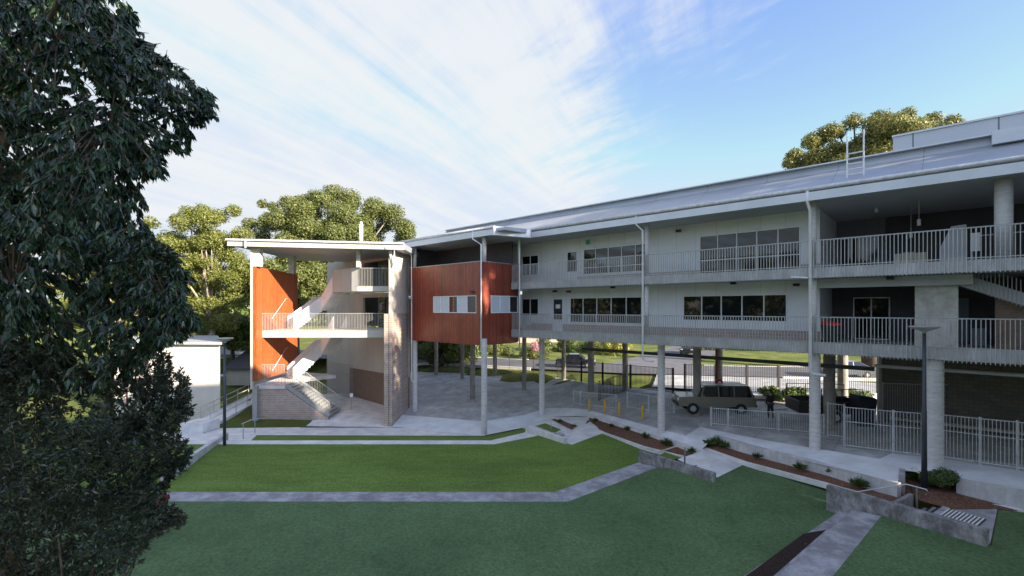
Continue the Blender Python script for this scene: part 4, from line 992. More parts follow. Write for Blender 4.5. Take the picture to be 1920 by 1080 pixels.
# trailer
g = G(1530, 800)
t = thing('box_trailer', 'black box trailer with galvanised drawbar behind the four wheel drive', 'trailer', (g.x+1.5, g.y+1.9, g.z), math.radians(-8)); M = M_OF[t.name]
def T(x, y, z): return M @ Vector((x, y, z))
for nm, bx in (('side_panel',(-1.6,1.9,-.95,-.9,.5,1.2)),('side_panel',(-1.6,1.9,.9,.95,.5,1.2)),('front_panel',(-1.6,-1.55,-.9,.9,.5,1.2)),('tailgate',(1.85,1.9,-.9,.9,.5,1.2))): MB().box(*bx, T).build(nm, BLACKM, t, bevel=.008)
MB().box(-1.55,1.85,-.899,.899,.5,.56,T).build('floor', GALV_D, t)
mb = MB(); 
for x in (-1.5,-.4,.7,1.8):
    for y in (-.97,.97): mb.bar(T(x,y,.5), T(x,y,1.95), .04)
for y in (-.97,.97): mb.bar(T(-1.5,y,1.95), T(1.8,y,1.95), .04); mb.bar(T(-1.5,y,1.55), T(1.8,y,1.55), .03)
mb.build('rack', BLACKM, t)
MB().bar(T(-1.6,-.6,.42), T(-3.0,0,.42), .08).bar(T(-1.6,.6,.42), T(-3.0,0,.42), .08).bar(T(-3,0,.42), T(-3.3,0,.42), .09).build('drawbar', GALV, t)
for y in (-1.08,1.08):
    w_ = MB().tube([T(.3,y-.1,.33), T(.3,y+.1,.33)], .33, 20).build('wheel', RUBBER, t); MB().tube([T(.3,y-.11,.33), T(.3,y+.11,.33)], .18, 14).build('rim', GALV, w_)
    mb = MB()
    for i in range(6):
        a_ = PI*(.12+.76*i/6); b_ = PI*(.12+.76*(i+1)/6); mb.bar(T(.3+.42*math.cos(a_),y,.33+.42*math.sin(a_)), T(.3+.42*math.cos(b_),y,.33+.42*math.sin(b_)), .24, .015)
    mb.build('mudguard', GALV, t)
MB().tube([T(-2.6,.25,.0), T(-2.6,.25,.8)], .03, 8).build('jockey_wheel', GALV, t)

# tall dark bins behind the right fence
for px, lb in ((1627,'dark blue upright bin behind the tall fence by the wall post'),):
    g = G(px, 800); t = thing('upright_bin', lb, 'bin', g)
    MB().hexa([g+Vector(v) for v in ((-.4,0,0),(.4,0,0),(.4,.7,0),(-.4,.7,0),(-.5,-.05,1.5),(.5,-.05,1.5),(.5,.75,1.5),(-.5,.75,1.5))]).build('body', mat('navy_plastic', (.012,.016,.035), .5), t, bevel=.03)
    MB().hexa([g+Vector(v) for v in ((-.52,-.08,1.505),(.52,-.08,1.505),(.52,.78,1.505),(-.52,.78,1.505),(-.5,0,1.75),(.4,0,1.6),(.4,.7,1.6),(-.5,.7,1.75))]).build('lid', bpy.data.materials['navy_plastic'], t, bevel=.03)

# ---------------------------------------------------------------- person by the trailer
g = G(1447, 788); PX, PY, PZ = g.x, g.y+.15, g.z
t = thing('person', 'person in dark clothing standing between the four wheel drive and the trailer', 'person', (PX, PY, PZ), math.radians(100)); M = M_OF[t.name]
def skin(name, nodes, edges, radii, m, parent):
    me = bpy.data.meshes.new(name); me.from_pydata([tuple(v) for v in nodes], edges, []); me.update()
    o = bpy.data.objects.new(name, me); COL.objects.link(o)
    o.modifiers.new('s', 'SKIN'); sub = o.modifiers.new('u', 'SUBSURF'); sub.levels = 2; sub.render_levels = 2
    for i, r in enumerate(radii): me.skin_vertices[0].data[i].radius = r if isinstance(r, tuple) else (r, r)
    me.skin_vertices[0].data[0].use_root = True
    me.materials.append(m); o.parent = parent; return o
SKIN = mat('skin_tone', (.42,.25,.18), .6); CLO = mat('dark_clothing', (.014,.014,.018), .85, bump=.3, bscale=30); CLO2 = mat('dark_trousers', (.02,.022,.032), .85)
bn = [(0,0,.94),(0,0,1.12),(0,.0,1.32),(0,0,1.45),(.02,0,1.53),(.03,0,1.64),(.02,0,1.72),
      (0,.17,1.40),(.02,.22,1.14),(.14,.2,.92),(.17,.19,.83), (0,-.17,1.40),(.04,-.22,1.14),(.18,-.19,.94),(.21,-.18,.85),
      (0,.09,.88),(.03,.1,.48),(.0,.1,.1),(.1,.1,.03), (0,-.09,.88),(-.02,-.11,.48),(-.07,-.11,.1),(.03,-.11,.03)]
be = [(0,1),(1,2),(2,3),(3,4),(4,5),(5,6),(3,7),(7,8),(8,9),(9,10),(3,11),(11,12),(12,13),(13,14),(0,15),(15,16),(16,17),(17,18),(0,19),(19,20),(20,21),(21,22)]
brd = [(.11,.15),(.10,.14),(.11,.17),(.07,.08),.05,(.085,.075),(.07,.065),.055,.045,.035,.03,.055,.045,.035,.03,.085,.062,.042,.04,.085,.062,.042,.04]
skin('body', bn, be, brd, SKIN, t)
skin('jacket', [bn[0],bn[1],bn[2],(0,0,1.44),bn[7],bn[8],(.12,.2,.95),bn[11],bn[12],(.16,-.19,.97)], [(0,1),(1,2),(2,3),(3,4),(4,5),(5,6),(3,7),(7,8),(8,9)], [(.13,.17),(.12,.16),(.13,.185),(.09,.10),.07,.06,.048,.07,.06,.048], CLO, t)
skin('trousers', [(0,0,.92),bn[15],bn[16],bn[17],bn[19],bn[20],bn[21]], [(0,1),(1,2),(2,3),(0,4),(4,5),(5,6)], [(.12,.155),.098,.075,.06,.098,.075,.06], CLO2, t)
skin('hair', [(.0,0,1.70),(-.02,0,1.75),(-.06,0,1.66)], [(0,1),(0,2)], [(.085,.08),(.06,.06),(.06,.07)], BLACKM, t)
for s_, y in ((1,.2),(-1,-.19)):
    b0 = Vector((.17 if s_ > 0 else .21, y, .83 if s_ > 0 else .85))
    fe = []; fn = [b0+Vector((0,0,.03))]; frr = [.03]
    for k in range(4):
        q = b0+Vector((-.03+.02*k, .0, -.05)); fn.append(q); frr.append(.010); fn.append(q+Vector((.01,-.01*s_,-.045+.006*abs(k-1)))); frr.append(.008); fe += [(0,len(fn)-2),(len(fn)-2,len(fn)-1)]
    fn.append(b0+Vector((.045,-.01*s_,-.01))); frr.append(.010); fn.append(b0+Vector((.055,-.015*s_,-.045))); frr.append(.008); fe += [(0,len(fn)-2),(len(fn)-2,len(fn)-1)]
    skin('hand', fn, fe, frr, SKIN, t)
fc = MB(); fc.box(.105,.13,-.012,.012,1.63,1.66, lambda x,y,z: M @ Vector((x,y,z))); fc.build('nose', SKIN, t, bevel=.004)

# ---------------------------------------------------------------- vegetation
def rnd_unit():
    z = random.uniform(-1,1); a = random.uniform(0,2*PI); r = math.sqrt(1-z*z); return Vector((r*math.cos(a), r*math.sin(a), z))
def leaf(V, Fc, p, d, nrm, L_, w):
    """pointed folded leaf from p along d"""
    d = d.normalized(); s = d.cross(nrm)
    if s.length < 1e-4: s = d.cross(Vector((0,1,.3)))
    s.normalize(); n = s.cross(d); b = len(V)
    V.extend([p, p+d*L_*.42+s*w/2+n*w*.15, p+d*L_, p+d*L_*.42-s*w/2+n*w*.15, p+d*L_*.5-n*w*.05])
    Fc.append((b,b+1,b+4)); Fc.append((b+1,b+2,b+4)); Fc.append((b,b+4,b+3)); Fc.append((b+4,b+2,b+3))
def clump_crown(lobes, per, size, seed=1, flat=.8):
    rs = random.getstate(); random.seed(seed); V = []; Fc = []
    for c, r in lobes:
        n = int(per*r*r)
        for _ in range(n):
            u = rnd_unit(); rad = r*(random.random()**.33)*random.uniform(.75,1.08)
            p = c+Vector((u.x*rad, u.y*rad, u.z*rad*flat))
            nrm = (u+rnd_unit()*.9+Vector((0,0,.35))).normalized(); s = size*random.uniform(.6,1.3)
            a_ = nrm.cross(rnd_unit()).normalized(); b_ = nrm.cross(a_)
            k = len(V); V.extend([p-a_*s*.6, p+b_*s*.32-a_*s*.1, p+a_*s*.6, p-b_*s*.32+a_*s*.1]); Fc.append((k,k+1,k+2,k+3))
    random.setstate(rs); return V, Fc
def tree(name, label, base, shape, crown_r, lobes_n, lobe_r, per, size, leafm, barkm, trunk_r, seed, group=None, cat='tree', extra=(), zmin=0):
    """shape: crown outline points (world centre list) or None"""
    rs = random.getstate(); random.seed(seed)
    base = Vector(base); t = thing(name, label, cat, base, 0, group)
    c0, (rx, ry, rz) = shape; c0 = Vector(c0); lobes = []; tries = 0
    while len(lobes) < lobes_n and tries < 4000:
        tries += 1
        u = rnd_unit()*(random.random()**.45); p = c0+Vector((u.x*rx, u.y*ry, u.z*rz)); r = lobe_r*random.uniform(.6,1.25)
        if any((p-q).length < (r+k)*.42 for q, k in lobes): continue
        lobes.append((p, r))
    lobes += [(Vector(p), r) for p, r in extra]
    V, Fc = clump_crown(lobes, per, size, seed)
    leafmesh('crown', V, Fc, leafm, t)
    tm = MB(); fork = base.lerp(Vector((c0.x, c0.y, c0.z-rz*.6)), .85); j = Vector((random.uniform(-.4,.4), 0, 0))
    tm.tube([base-up*.2, base.lerp(fork,.5)+j, fork], [trunk_r*1.25, trunk_r, trunk_r*.75], 10)
    for p, r in random.sample(lobes, min(len(lobes), 26)):
        mid = fork.lerp(p, .5)+Vector((random.uniform(-.5,.5), random.uniform(-.5,.5), -abs(p.z-fork.z)*.08))
        tm.tube([fork.lerp(base,.05), mid, p], [trunk_r*.45, trunk_r*.25, trunk_r*.08], 6, caps=False)
    tm.build('trunk', barkm, t, smooth=True)
    random.setstate(rs); return t
def ell(pxc, pyc, wpx, hpx, d, depth=None):
    c = D(pxc, pyc, d); return c, (wpx/2*d/F, depth or wpx/2*d/F*.7, hpx/2*d/F)
def gz(px, d): x = (px-960)/F*d; return (x, d, terr(x, d)-.05)
tree('gum_tree', 'tall olive green gum tree rising behind the flat stair roof', gz(640,62), ell(628,440,270,150,62), 0, 70, 1.6, 720, .21, LF_GUM, BARK_P, .5, 11,
     extra=[(D(625,362,62),1.6),(D(590,368,62),1.2),(D(492,382,62),.8),(D(512,388,62),.9),(D(540,380,62),1.3),(D(700,395,62),1.9),(D(735,400,62),1.8),(D(755,425,62),1.6),(D(655,372,62),1.7),(D(470,420,62),1.2),(D(505,412,62),1.3),(D(765,440,62),1.2)])
tree('gum_tree', 'yellow green gum tree between the dark foreground tree and the stairs', gz(400,54), ell(395,500,190,210,54), 0, 75, 1.3, 800, .19, LF_YEL, BARK_P, .4, 12,
     extra=[(D(352,398,54),1.0),(D(380,395,54),1.1),(D(438,395,54),1.0),(D(410,405,54),1.2),(D(330,410,54),.8),(D(455,440,54),1.3),(D(445,560,54),1.8),(D(420,600,54),1.8),(D(380,610,54),1.8),(D(340,590,54),1.8)])
tree('gum_tree', 'sunlit gum tree mostly hidden behind the dark foreground tree', gz(250,50), ell(235,520,230,240,50), 0, 60, 1.5, 330, .27, LF_YEL, BARK_P, .4, 13)
tree('gum_tree', 'bushy green tree filling the gap between the timber wall and the stairs', gz(560,56), ell(555,520,190,120,56), 0, 60, 1.4, 600, .21, LF_GUM, BARK, .35, 14)
tree('gum_tree', 'low dark green tree behind the left lamp post head', gz(440,60), ell(435,625,120,60,60), 0, 30, 1.4, 340, .28, LF_STREET, BARK, .3, 15)
tree('spreading_tree', 'broad sunlit olive tree rising above the roof at right', gz(1630,48), ell(1620,300,280,130,48), 0, 64, 1.4, 780, .19, LF_FIG, BARK, .6, 16,
     extra=[(D(1700,215,48),1.0),(D(1650,222,48),1.2),(D(1600,228,48),1.1),(D(1750,222,48),.9),(D(1785,225,48),.8),(D(1560,245,48),1.1),(D(1520,265,48),1.0),(D(1490,290,48),.9),(D(1478,305,48),.7),(D(1675,232,48),1.3),(D(1725,235,48),1.2),(D(1770,240,48),1.0),(D(1800,230,48),.5)])
# street side planting
rs0 = random.getstate(); random.seed(55)
stl = [('street_tree','dark tree at the left of the undercroft view with pale trunk',800,60,650,80,110,LF_STREET,22),('street_tree','dark tree beyond the undercroft, second from the left',845,58,640,90,90,LF_STREET,23),
       ('street_tree','shady tree with thick trunk behind the slender columns',885,62,640,70,90,LF_STREET,24),('street_tree','bright green small tree beyond the black fence',935,66,664,70,50,LF_GUM,25),
       ('street_tree','dark round tree beyond the parked black car',1060,70,650,110,55,LF_STREET,26),('street_tree','lime yellow tree left of the side street',1148,66,655,70,60,LF_LIME,27),
       ('street_tree','green tree at the corner of the side street',1195,84,645,50,30,LF_GUM,28),('street_shrub','clipped green hedge tree behind the second column',1000,62,672,60,36,LF_GUM,29),
       ('street_tree','dark green street tree behind the road, left of the thick column',1380,74,655,150,40,LF_STREET,30),('street_tree','dark green street tree behind the road, beside the thick column',1480,72,652,150,44,LF_STREET,31),
       ('street_tree','lime green tree at the right end of the street view',1620,66,650,70,40,LF_LIME,32),('street_tree','dark leafy tree in front of the road, first left of the driveway view',830,54,655,60,70,LF_STREET,34),('street_tree','shaded tree on the verge behind the first row of columns',868,55,652,50,60,LF_STREET,35),('street_tree','deep green tree on the far verge behind the roof of the four wheel drive',1330,70,655,90,34,LF_STREET,36),('street_tree','deep green tree on the far verge between the two thick columns',1435,68,655,90,34,LF_STREET,37),('street_tree','deep green tree on the far verge just left of the blue grey car',1560,68,655,80,34,LF_STREET,38),('street_tree','tall tree hiding behind the building at right',1760,70,560,260,200,LF_STREET,33)]
for nm, lb, px, d_, py, wp_, hp_, lm, sd_ in stl:
    tree(nm, lb, gz(px, d_), ell(px, py, wp_, hp_, d_), 0, 26 if wp_ < 200 else 50, .95 if wp_ < 200 else 1.8, 420, .22, lm, BARK, .22, sd_, 'trees along the street', 'tree')
random.setstate(rs0)
def shrub(name, label, base, r, h, leafm, seed, n=900, size=.09, group=None, cat='shrub'):
    rs = random.getstate(); random.seed(seed); base = Vector(base); t = thing(name, label, cat, base, 0, group); LN = 9 if r < 1.5 else 34
    lob = [(base+Vector((random.uniform(-.55,.55)*r, random.uniform(-.55,.55)*r, h*random.uniform(.35,.75))), min(r,h)*random.uniform(.38,.6)) for _ in range(LN)]
    V, Fc = clump_crown(lob, n/LN/(min(r,h)*.5)**2, size, seed); leafmesh('foliage', V, Fc, leafm, t)
    st = MB()
    for p, rr in lob: st.tube([base-up*.05, p], [.02*r, .008*r], 5, caps=False)
    st.build('stem', BARK, t); random.setstate(rs); return t
shrub('round_shrub', 'dense rounded green shrub beside the right lamp post', W(1762,912,7.1), .62, .75, LF_PLANT, 41, 5200, .07)
shrub('hedge_shrub', 'low green hedge behind the black trailer', W(1470,746,6.4), 2.4, .7, LF_STREET, 42, 7000, .13)
shrub('hedge_shrub', 'low green hedge behind the four wheel drive bonnet', W(1590,750,6.4), 1.6, .7, LF_STREET, 43, 5000, .13)
shrub('flowering_shrub', 'pink flowering shrub high behind the black fence', D(1006,652,60)-up*.8, 1.0, 1.7, LF_PINK, 44, 900, .16)
# tussocks in the planters
def tussock(base, r, label, seed):
    rs = random.getstate(); random.seed(seed); base = Vector(base); V = []; Fc = []
    r *= .72
    for _ in range(130):
        a_ = random.uniform(0,2*PI); tl = random.uniform(.1,1.5); d = Vector((math.cos(a_)*tl, math.sin(a_)*tl, 1)).normalized(); L_ = r*random.uniform(.7,1.5)
        o = base+Vector((random.uniform(-.2,.2)*r, random.uniform(-.2,.2)*r, 0)); w = .012
        s = d.cross(up).normalized()*w; tip = o+d*L_-up*L_*.25*tl
        k = len(V); V.extend([o-s, o+s, o+d*L_*.6+s, tip, o+d*L_*.6-s]); Fc.append((k,k+1,k+2,k+3,k+4))
    Lc = base.copy(); V = [v-Lc for v in V]; o = leafmesh('tussock_plant', V, Fc, LF_PLANT); o.location = Lc; tag(o, label, 'plant', 'small plants in the mulch planters'); random.setstate(rs)
tp = [(1116,790,8.05,.35,'grassy tuft at the far tip of the long mulch planter'),(1147,800,7.98,.3,'tuft second along the long planter wall'),(1176,806,7.93,.35,'tuft beneath the middle of the long planter wall'),(1210,820,7.85,.4,'fuller tuft in front of the ribbed column'),(1250,834,7.8,.5,'largest dark tuft near the middle handrail'),(1297,848,7.68,.35,'tuft at the near end of the long planter'),
      (1330,834,7.5,.5,'dense tuft left of the stained planter wall'),(1345,832,7.5,.55,'spiky tuft at the start of the right planter'),(1360,838,7.5,.4,'tuft just right of the landing'),(1420,858,7.45,.35,'small tuft below the stained planter wall'),(1500,880,7.35,.45,'low spreading tuft below the thick column'),(1560,888,7.28,.4,'upright tuft right of the thick column'),(1612,912,7.27,.5,'dark tuft above the large cheek wall'),(1050,791,8.27,.3,'tuft in the small far mulch bed'),(1076,801,8.25,.3,'second tuft in the small far mulch bed'),(1715,900,7.15,.6,'pale grassy tuft left of the right lamp post')]
for i, (px, py, H, r, lb) in enumerate(tp): tussock(W(px, py, H), r, lb, 60+i)

random.seed(91); mb = MB()
for _ in range(260):
    x = random.uniform(-6,16); y = random.uniform(9,19); zz = E-HM+.006
    if x-.5*(y-14) > 8.5: zz = E-HR+.006
    a_ = random.uniform(0,PI); d = Vector((math.cos(a_), math.sin(a_), 0))*random.uniform(.02,.045); e_ = Vector((-d.y, d.x, 0))*.45; c = Vector((x,y,zz))
    mb.poly([c-d, c+e_+up*.006, c+d, c-e_+up*.004])
o = mb.build('fallen_leaves', mat('dry_leaf', (.30,.24,.12), .8)); o['kind'] = 'stuff'; o['label'] = 'scattered dry leaves on the dark lawns'; o['category'] = 'leaves'
# left background houses and road
t = thing('white_house', 'white sunlit building seen through the dark foreground tree', 'building', D(380,790,40))
c0 = D(215,740,40); c1_ = D(413,740,39)
mb = MB().hexa([Vector((v.x, v.y, z)) for z in (-.4, E-3.0) for v in (c0, c1_, c1_+Vector((-6.5,9,0)), c0+Vector((-6.5,9,0)))]); mb.build('wall', mat('white_render', (.68,.66,.62), .8, var=.08, scale=1), t)
mb = MB().hexa([Vector((v.x, v.y, z)) for z in (E-3.0, E-2.8) for v in (c0+Vector((-.4,-.4,0)), c1_+Vector((.4,-.4,0)), c1_+Vector((-6.1,9.4,0)), c0+Vector((-6.9,9.4,0)))]); mb.build('roof', TRIM, t)
for px in (): w0 = D(px,700,39.4)-Vector((0,.3,0)); MB().box(w0.x-.6,w0.x+.6,w0.y-.02,w0.y+.3,w0.z-.5,w0.z+.6).build('window', GLASS, t)
t = thing('grey_shed', 'low shed with dark grey roof between the lamp post and the timber wall', 'shed', D(450,700,56))
a_ = D(424,690,56); b_ = D(500,690,56); MB().hexa([Vector((v.x,v.y,z)) for z in (-.2, E-7.2) for v in (a_, b_, b_+Vector((0,6,0)), a_+Vector((0,6,0)))]).build('wall', CREAMP, t)
MB().hexa([a_+Vector((-.3,-.3,-.2)), b_+Vector((0,-.3,-.2)), b_+Vector((0,6,1.9)), a_+Vector((-.3,6,1.9)), a_+Vector((-.3,-.3,0)), b_+Vector((0,-.3,0)), b_+Vector((0,6,2.1)), a_+Vector((-.3,6,2.1))]).build('roof', mat('dark_roof', (.10,.10,.11), .7), t)
t = thing('play_frame', 'small red play frame seen through the foreground leaves', 'play equipment', D(250,760,36))
mb = MB()
DR = mat('faded_red_paint', (.28,.03,.03), .5)
for px in (238, 262):
    for dd in (36, 37.2): mb.tube([D(px,760,dd), D(px,705,dd)], .05, 8)
mb.tube([D(238,706,36), D(250,698,36), D(262,706,36)], .05, 8); mb.tube([D(238,706,37.2), D(250,698,37.2), D(262,706,37.2)], .05, 8)
mb.build('climbing_frame', DR, t); c = D(250,728,36.6); MB().box(c.x-.5,c.x+.5,c.y-.5,c.y+.5,c.z-.04,c.z+.04).build('platform', WHITE, t)
# far ridge of trees
V, Fc = clump_crown([(Vector((x+random.uniform(-6,6), 150+random.uniform(-12,12)+abs(x)*.05, 6+random.uniform(-2,5))), random.uniform(6,10)) for x in range(-240,260,8)], 9, 1.6, 99)
o = leafmesh('distant_trees', V, Fc, LF_STREET); o['kind'] = 'stuff'; tag(o, 'band of distant trees closing the horizon behind the street', 'trees')
# houses across the street
for px, d_, lb in ((1010,84,'pale house with brown roof beyond the street trees'),(1555,80,'pinkish brick house behind the thick column'),(1235,120,'small house at the top of the side street')):
    p = D(px,600,d_); z = terr(p.x,p.y); t = thing('suburban_house', lb, 'house', (p.x,p.y,z))
    MB().box(p.x-5,p.x+5,p.y,p.y+8,z-.3,z+2.8).build('wall', BRICK if px != 1555 else mat('pink_brick', (.40,.26,.2), .85), t)
    r_ = MB(); x0,x1,y0,y1 = p.x-5.6,p.x+5.6,p.y-.6,p.y+8.6
    r_.v = [Vector(v) for v in ((x0,y0,z+2.8),(x1,y0,z+2.8),(x1,y1,z+2.8),(x0,y1,z+2.8),(x0+3.5,(y0+y1)/2,z+5),(x1-3.5,(y0+y1)/2,z+5))]; r_.f = [(3,2,1,0),(0,1,5,4),(1,2,5),(2,3,4,5),(3,0,4)]
    r_.build('roof', mat('tile_roof', (.17,.10,.075), .8, var=.2), t)
    for dx in (-3,0,3): MB().box(p.x+dx-.7,p.x+dx+.7,p.y-.03,p.y+.05,z+1.0,z+2.2).build('window', GLASS, t)

# ---------------------------------------------------------------- foreground tree and shrub
def inside(p, poly):
    x, y = p; c = False; j = len(poly)-1
    for i in range(len(poly)):
        if (poly[i][1] > y) != (poly[j][1] > y) and x < (poly[j][0]-poly[i][0])*(y-poly[i][1])/(poly[j][1]-poly[i][1]+1e-9)+poly[i][0]: c = not c
        j = i
    return c
random.seed(21)
OUT = [(-330,-260),(150,-200),(205,-60),(225,10),(262,55),(258,85),(310,120),(385,180),(392,225),(350,235),(345,275),(290,290),(318,318),(262,335),(245,350),(262,388),(225,400),(262,430),(310,470),(345,515),(330,560),(362,600),(340,628),(300,640),(265,665),(240,700),(150,735),(-330,760)]
t = thing('foreground_tree', 'large dark leafy tree with drooping leaves filling the left side of the picture', 'tree', W(20,1250,HM)*1.0)
basep = W(20,1250,HM)
V = []; Fc = []; tw = MB(); hubs = []
fork = D(-40,420,7.5)
for i in range(34):
    while True:
        q = (random.uniform(-300,380), random.uniform(-200,700))
        if inside(q, OUT): break
    hubs.append(D(q[0], q[1], random.uniform(4.8,8.8)))
tips = []
cnt = 0
cl = []
while len(cl) < 125:
    q = (random.uniform(-140,400), random.uniform(-90,740))
    if inside(q, OUT): cl.append(D(q[0], q[1], random.uniform(4.4,9.0) if q[0] < 220 else random.uniform(5.8,8.4)))
# tip sprays that reach out to the right
for q in ((402,188),(412,205),(405,232),(368,262),(362,292),(330,322),(318,410),(345,405),(372,560),(382,612),(352,640),(310,672),(265,60),(292,110)): cl.append(D(q[0]-14, q[1], random.uniform(6,7.5)))
for q in ((300,480),(320,505),(335,535),(340,570),(330,600),(345,625),(315,640),(290,655),(270,680),(310,560),(295,520)): cl.append(D(q[0], q[1], random.uniform(5.8,7.5)))
while cnt < 4100:
    if random.random() < .12:
        q = (random.uniform(-140,300), random.uniform(-90,760))
        if not inside(q, OUT): continue
        p = D(q[0], q[1], random.uniform(4.6,9.0))
    else:
        c_ = cl[int(random.random()*len(cl))]
        g1, g2, g3 = random.gauss(0,1), random.gauss(0,1), random.gauss(0,1)
        p = c_+Vector((g1*.24, g2*.3, g3*.13-abs(g1)*.09)); q = (960+F*p.x/p.y, 578-F*(p.z-E)/p.y)
        if not inside((q[0]-16, q[1]), OUT): continue
    tips.append(p); cnt += 1
    hub = min(hubs, key=lambda h_: (h_-p).length)
    dirx = (p-hub); dirx.z *= .4
    if dirx.length < .05: dirx = Vector((.3,0,0))
    dirx.normalize()
    tdir = (dirx*.8+Vector((0,0,-.45))+rnd_unit()*.25).normalized(); Lt = random.uniform(.14,.3)
    st = p-tdir*Lt; tw.bar(st, p, .006, .006)
    for k in range(random.randint(14,22)):
        f_ = random.random()**.6; o_ = st.lerp(p, f_)
        dd = (tdir*.6+Vector((0,0,-.75))+rnd_unit()*.6).normalized()
        leaf(V, Fc, o_, dd, (rnd_unit()+Vector((0,-.3,.8))).normalized(), random.uniform(.09,.15), random.uniform(.036,.056))
crown = leafmesh('crown', V, Fc, LF_DARK, t)
bm_ = MB(); bm_.tube([basep-up*.3, basep.lerp(fork,.5)+Vector((.15,.1,0)), fork], [.26,.2,.15], 12)
for hh in hubs:
    m1 = fork.lerp(hh,.5)+Vector((0,0,.25)); bm_.tube([fork, m1, hh], [.07,.04,.018], 6, caps=False)
for p in tips[::9]:
    hub = min(hubs, key=lambda h_: (h_-p).length); m1 = hub.lerp(p,.5)+Vector((0,0,.08)); bm_.tube([hub, m1, p], [.012,.008,.003], 4, caps=False)
bm_.v += tw.v and []; bm_.build('trunk', BARK, t, smooth=True); tw.build('twig', BARK, t)
# fine leaved shrub below
OUT2 = [(-330,640),(200,640),(300,655),(340,700),(358,765),(318,800),(350,835),(345,870),(318,890),(308,925),(292,945),(285,965),(345,968),(335,985),(280,1010),(262,1040),(240,1110),(-330,1250)]
t = thing('foreground_shrub', 'dark fine leaved shrub at the lower left below the drooping tree', 'shrub', W(60,1500,HM))
b2_ = Vector((-6.0,6.2,E-HM)); V = []; Fc = []; st_ = MB(); cnt = 0; hubs = []
for i in range(26):
    while True:
        q = (random.uniform(-300,330), random.uniform(660,1200))
        if inside(q, OUT2): break
    hubs.append(D(q[0], q[1], random.uniform(5.0,8.5)))
cl2 = []
while len(cl2) < 170:
    q = (random.uniform(-120,350), random.uniform(660,1140))
    if inside(q, OUT2) and not (q[1] < 770 and q[0] > 190 and random.random() < .55): cl2.append(D(q[0], q[1], random.uniform(4.6,8.8) if q[0] < 240 else random.uniform(5.8,7.8)))
for q in ((300,680),(315,700),(325,725),(290,665),(335,745),(345,968),(332,975),(318,982),(300,992),(352,762),(366,838),(358,862),(350,870),(372,835)): cl2.append(D(q[0]-6, q[1], 6.3))
while cnt < 4800:
    c_ = cl2[int(random.random()*len(cl2))]; p = c_+Vector((random.gauss(0,.21), random.gauss(0,.3), random.gauss(0,.13))); q = (960+F*p.x/p.y, 578-F*(p.z-E)/p.y)
    if not inside((q[0]-10, q[1]), OUT2): continue
    cnt += 1
    hub = min(hubs, key=lambda h_: (h_-p).length); dr = (p-hub)+Vector((.05,0,.05)); dr.normalize()
    td = (dr+Vector((0,0,.25))+rnd_unit()*.4).normalized(); Lt = random.uniform(.12,.26); s0_ = p-td*Lt
    st_.bar(s0_, p, .004, .004)
    for k in range(random.randint(16,24)):
        o_ = s0_.lerp(p, random.random()); leaf(V, Fc, o_, (td*.5+rnd_unit()).normalized(), rnd_unit(), random.uniform(.045,.08), random.uniform(.018,.03))
leafmesh('foliage', V, Fc, LF_FINE, t)
for hh in hubs: st_.tube([b2_, b2_.lerp(hh,.5)+Vector((random.uniform(-.3,.3),0,.1)), hh], [.035,.02,.008], 5, caps=False)
st_.build('stem', BARK, t)

# ---------------------------------------------------------------- unseen block and gum trees added beside the camera to cast the afternoon shade
t = thing('shade_block', 'tall plain block added out of view to the right of the camera to cast shade', 'building', (26,-8,0))
MB().box(14,26,-12,7,-.5,E+11.8).build('wall', WHITE, t); MB().box(13.6,26.4,-12.4,7.4,E+11.8,E+12.2).build('roof', TRIM, t)
tree('gum_tree', 'very tall gum tree added out of view beyond the right end of the school for dappled shade', (38,5.5,0), ((37.5,6,E+15.5),(4,5,7)), 0, 34, 2.0, 60, .45, LF_GUM, BARK_P, .6, 77)  # unseen crown added to dapple the pier and pod
tree('gum_tree', 'dense gum tree added out of view beside the end of the shade block to stop stray sun', (31.2,3.4,0), ((31.2,3.4,E+0),(2.6,2.8,9)), 0, 40, 1.9, 90, .5, LF_GUM, BARK, .4, 78)  # unseen crown added to block sun leaking onto the lawns
tree('gum_tree', 'shorter gum tree added out of view in front of the very tall one to shade the paving', (36,.5,0), ((36,.2,E+8.5),(2.5,4.5,5.5)), 0, 40, 1.7, 90, .5, LF_GUM, BARK, .4, 79)  # unseen crown added to shade the paving in front of the stairs
for i, (x, y, r) in enumerate(((-34,-26,9),(-20,-34,10),(-4,-36,10),(-46,-8,9),(-44,9,9),(-46,24,8))):  # unseen trees added so the window glass has something dark to reflect
    tree('gum_tree', 'gum tree added out of view for window reflections, behind or left of the camera, ' + ('at the back','left','middle','beside the lawn','far beside the lawn','next to the white house')[i], (x, y, -.4), ((x, y, 11), (r, r*.7, 9)), 0, 34, 2.8, 40, .8, LF_GUM, BARK, .5, 70+i)
# ---------------------------------------------------------------- light, sky, camera
SUN = Vector((.81*math.cos(math.radians(19)), -.59*math.cos(math.radians(19)), math.sin(math.radians(19))))
sl = bpy.data.lights.new('sun', 'SUN'); sl.energy = 4.2; sl.angle = math.radians(.5); sl.color = (1,.86,.68)
so = bpy.data.objects.new('sun', sl); COL.objects.link(so); so.rotation_euler = SUN.to_track_quat('Z','Y').to_euler(); so.location = (20,-20,30)
w = bpy.data.worlds.new('World'); sc.world = w; w.use_nodes = True; nt = w.node_tree; N = nt.nodes.new; L = nt.links.new
bg = nt.nodes['Background']; sky = N('ShaderNodeTexSky'); sky.sky_type = 'NISHITA'; sky.sun_disc = False
sky.sun_elevation = math.radians(19); sky.sun_rotation = math.atan2(.81, -.59); sky.air_density = 1.0; sky.dust_density = .3; sky.ozone_density = 2.2
geo = N('ShaderNodeTexCoord'); sep = N('ShaderNodeSeparateXYZ'); L(geo.outputs['Generated'], sep.inputs[0])
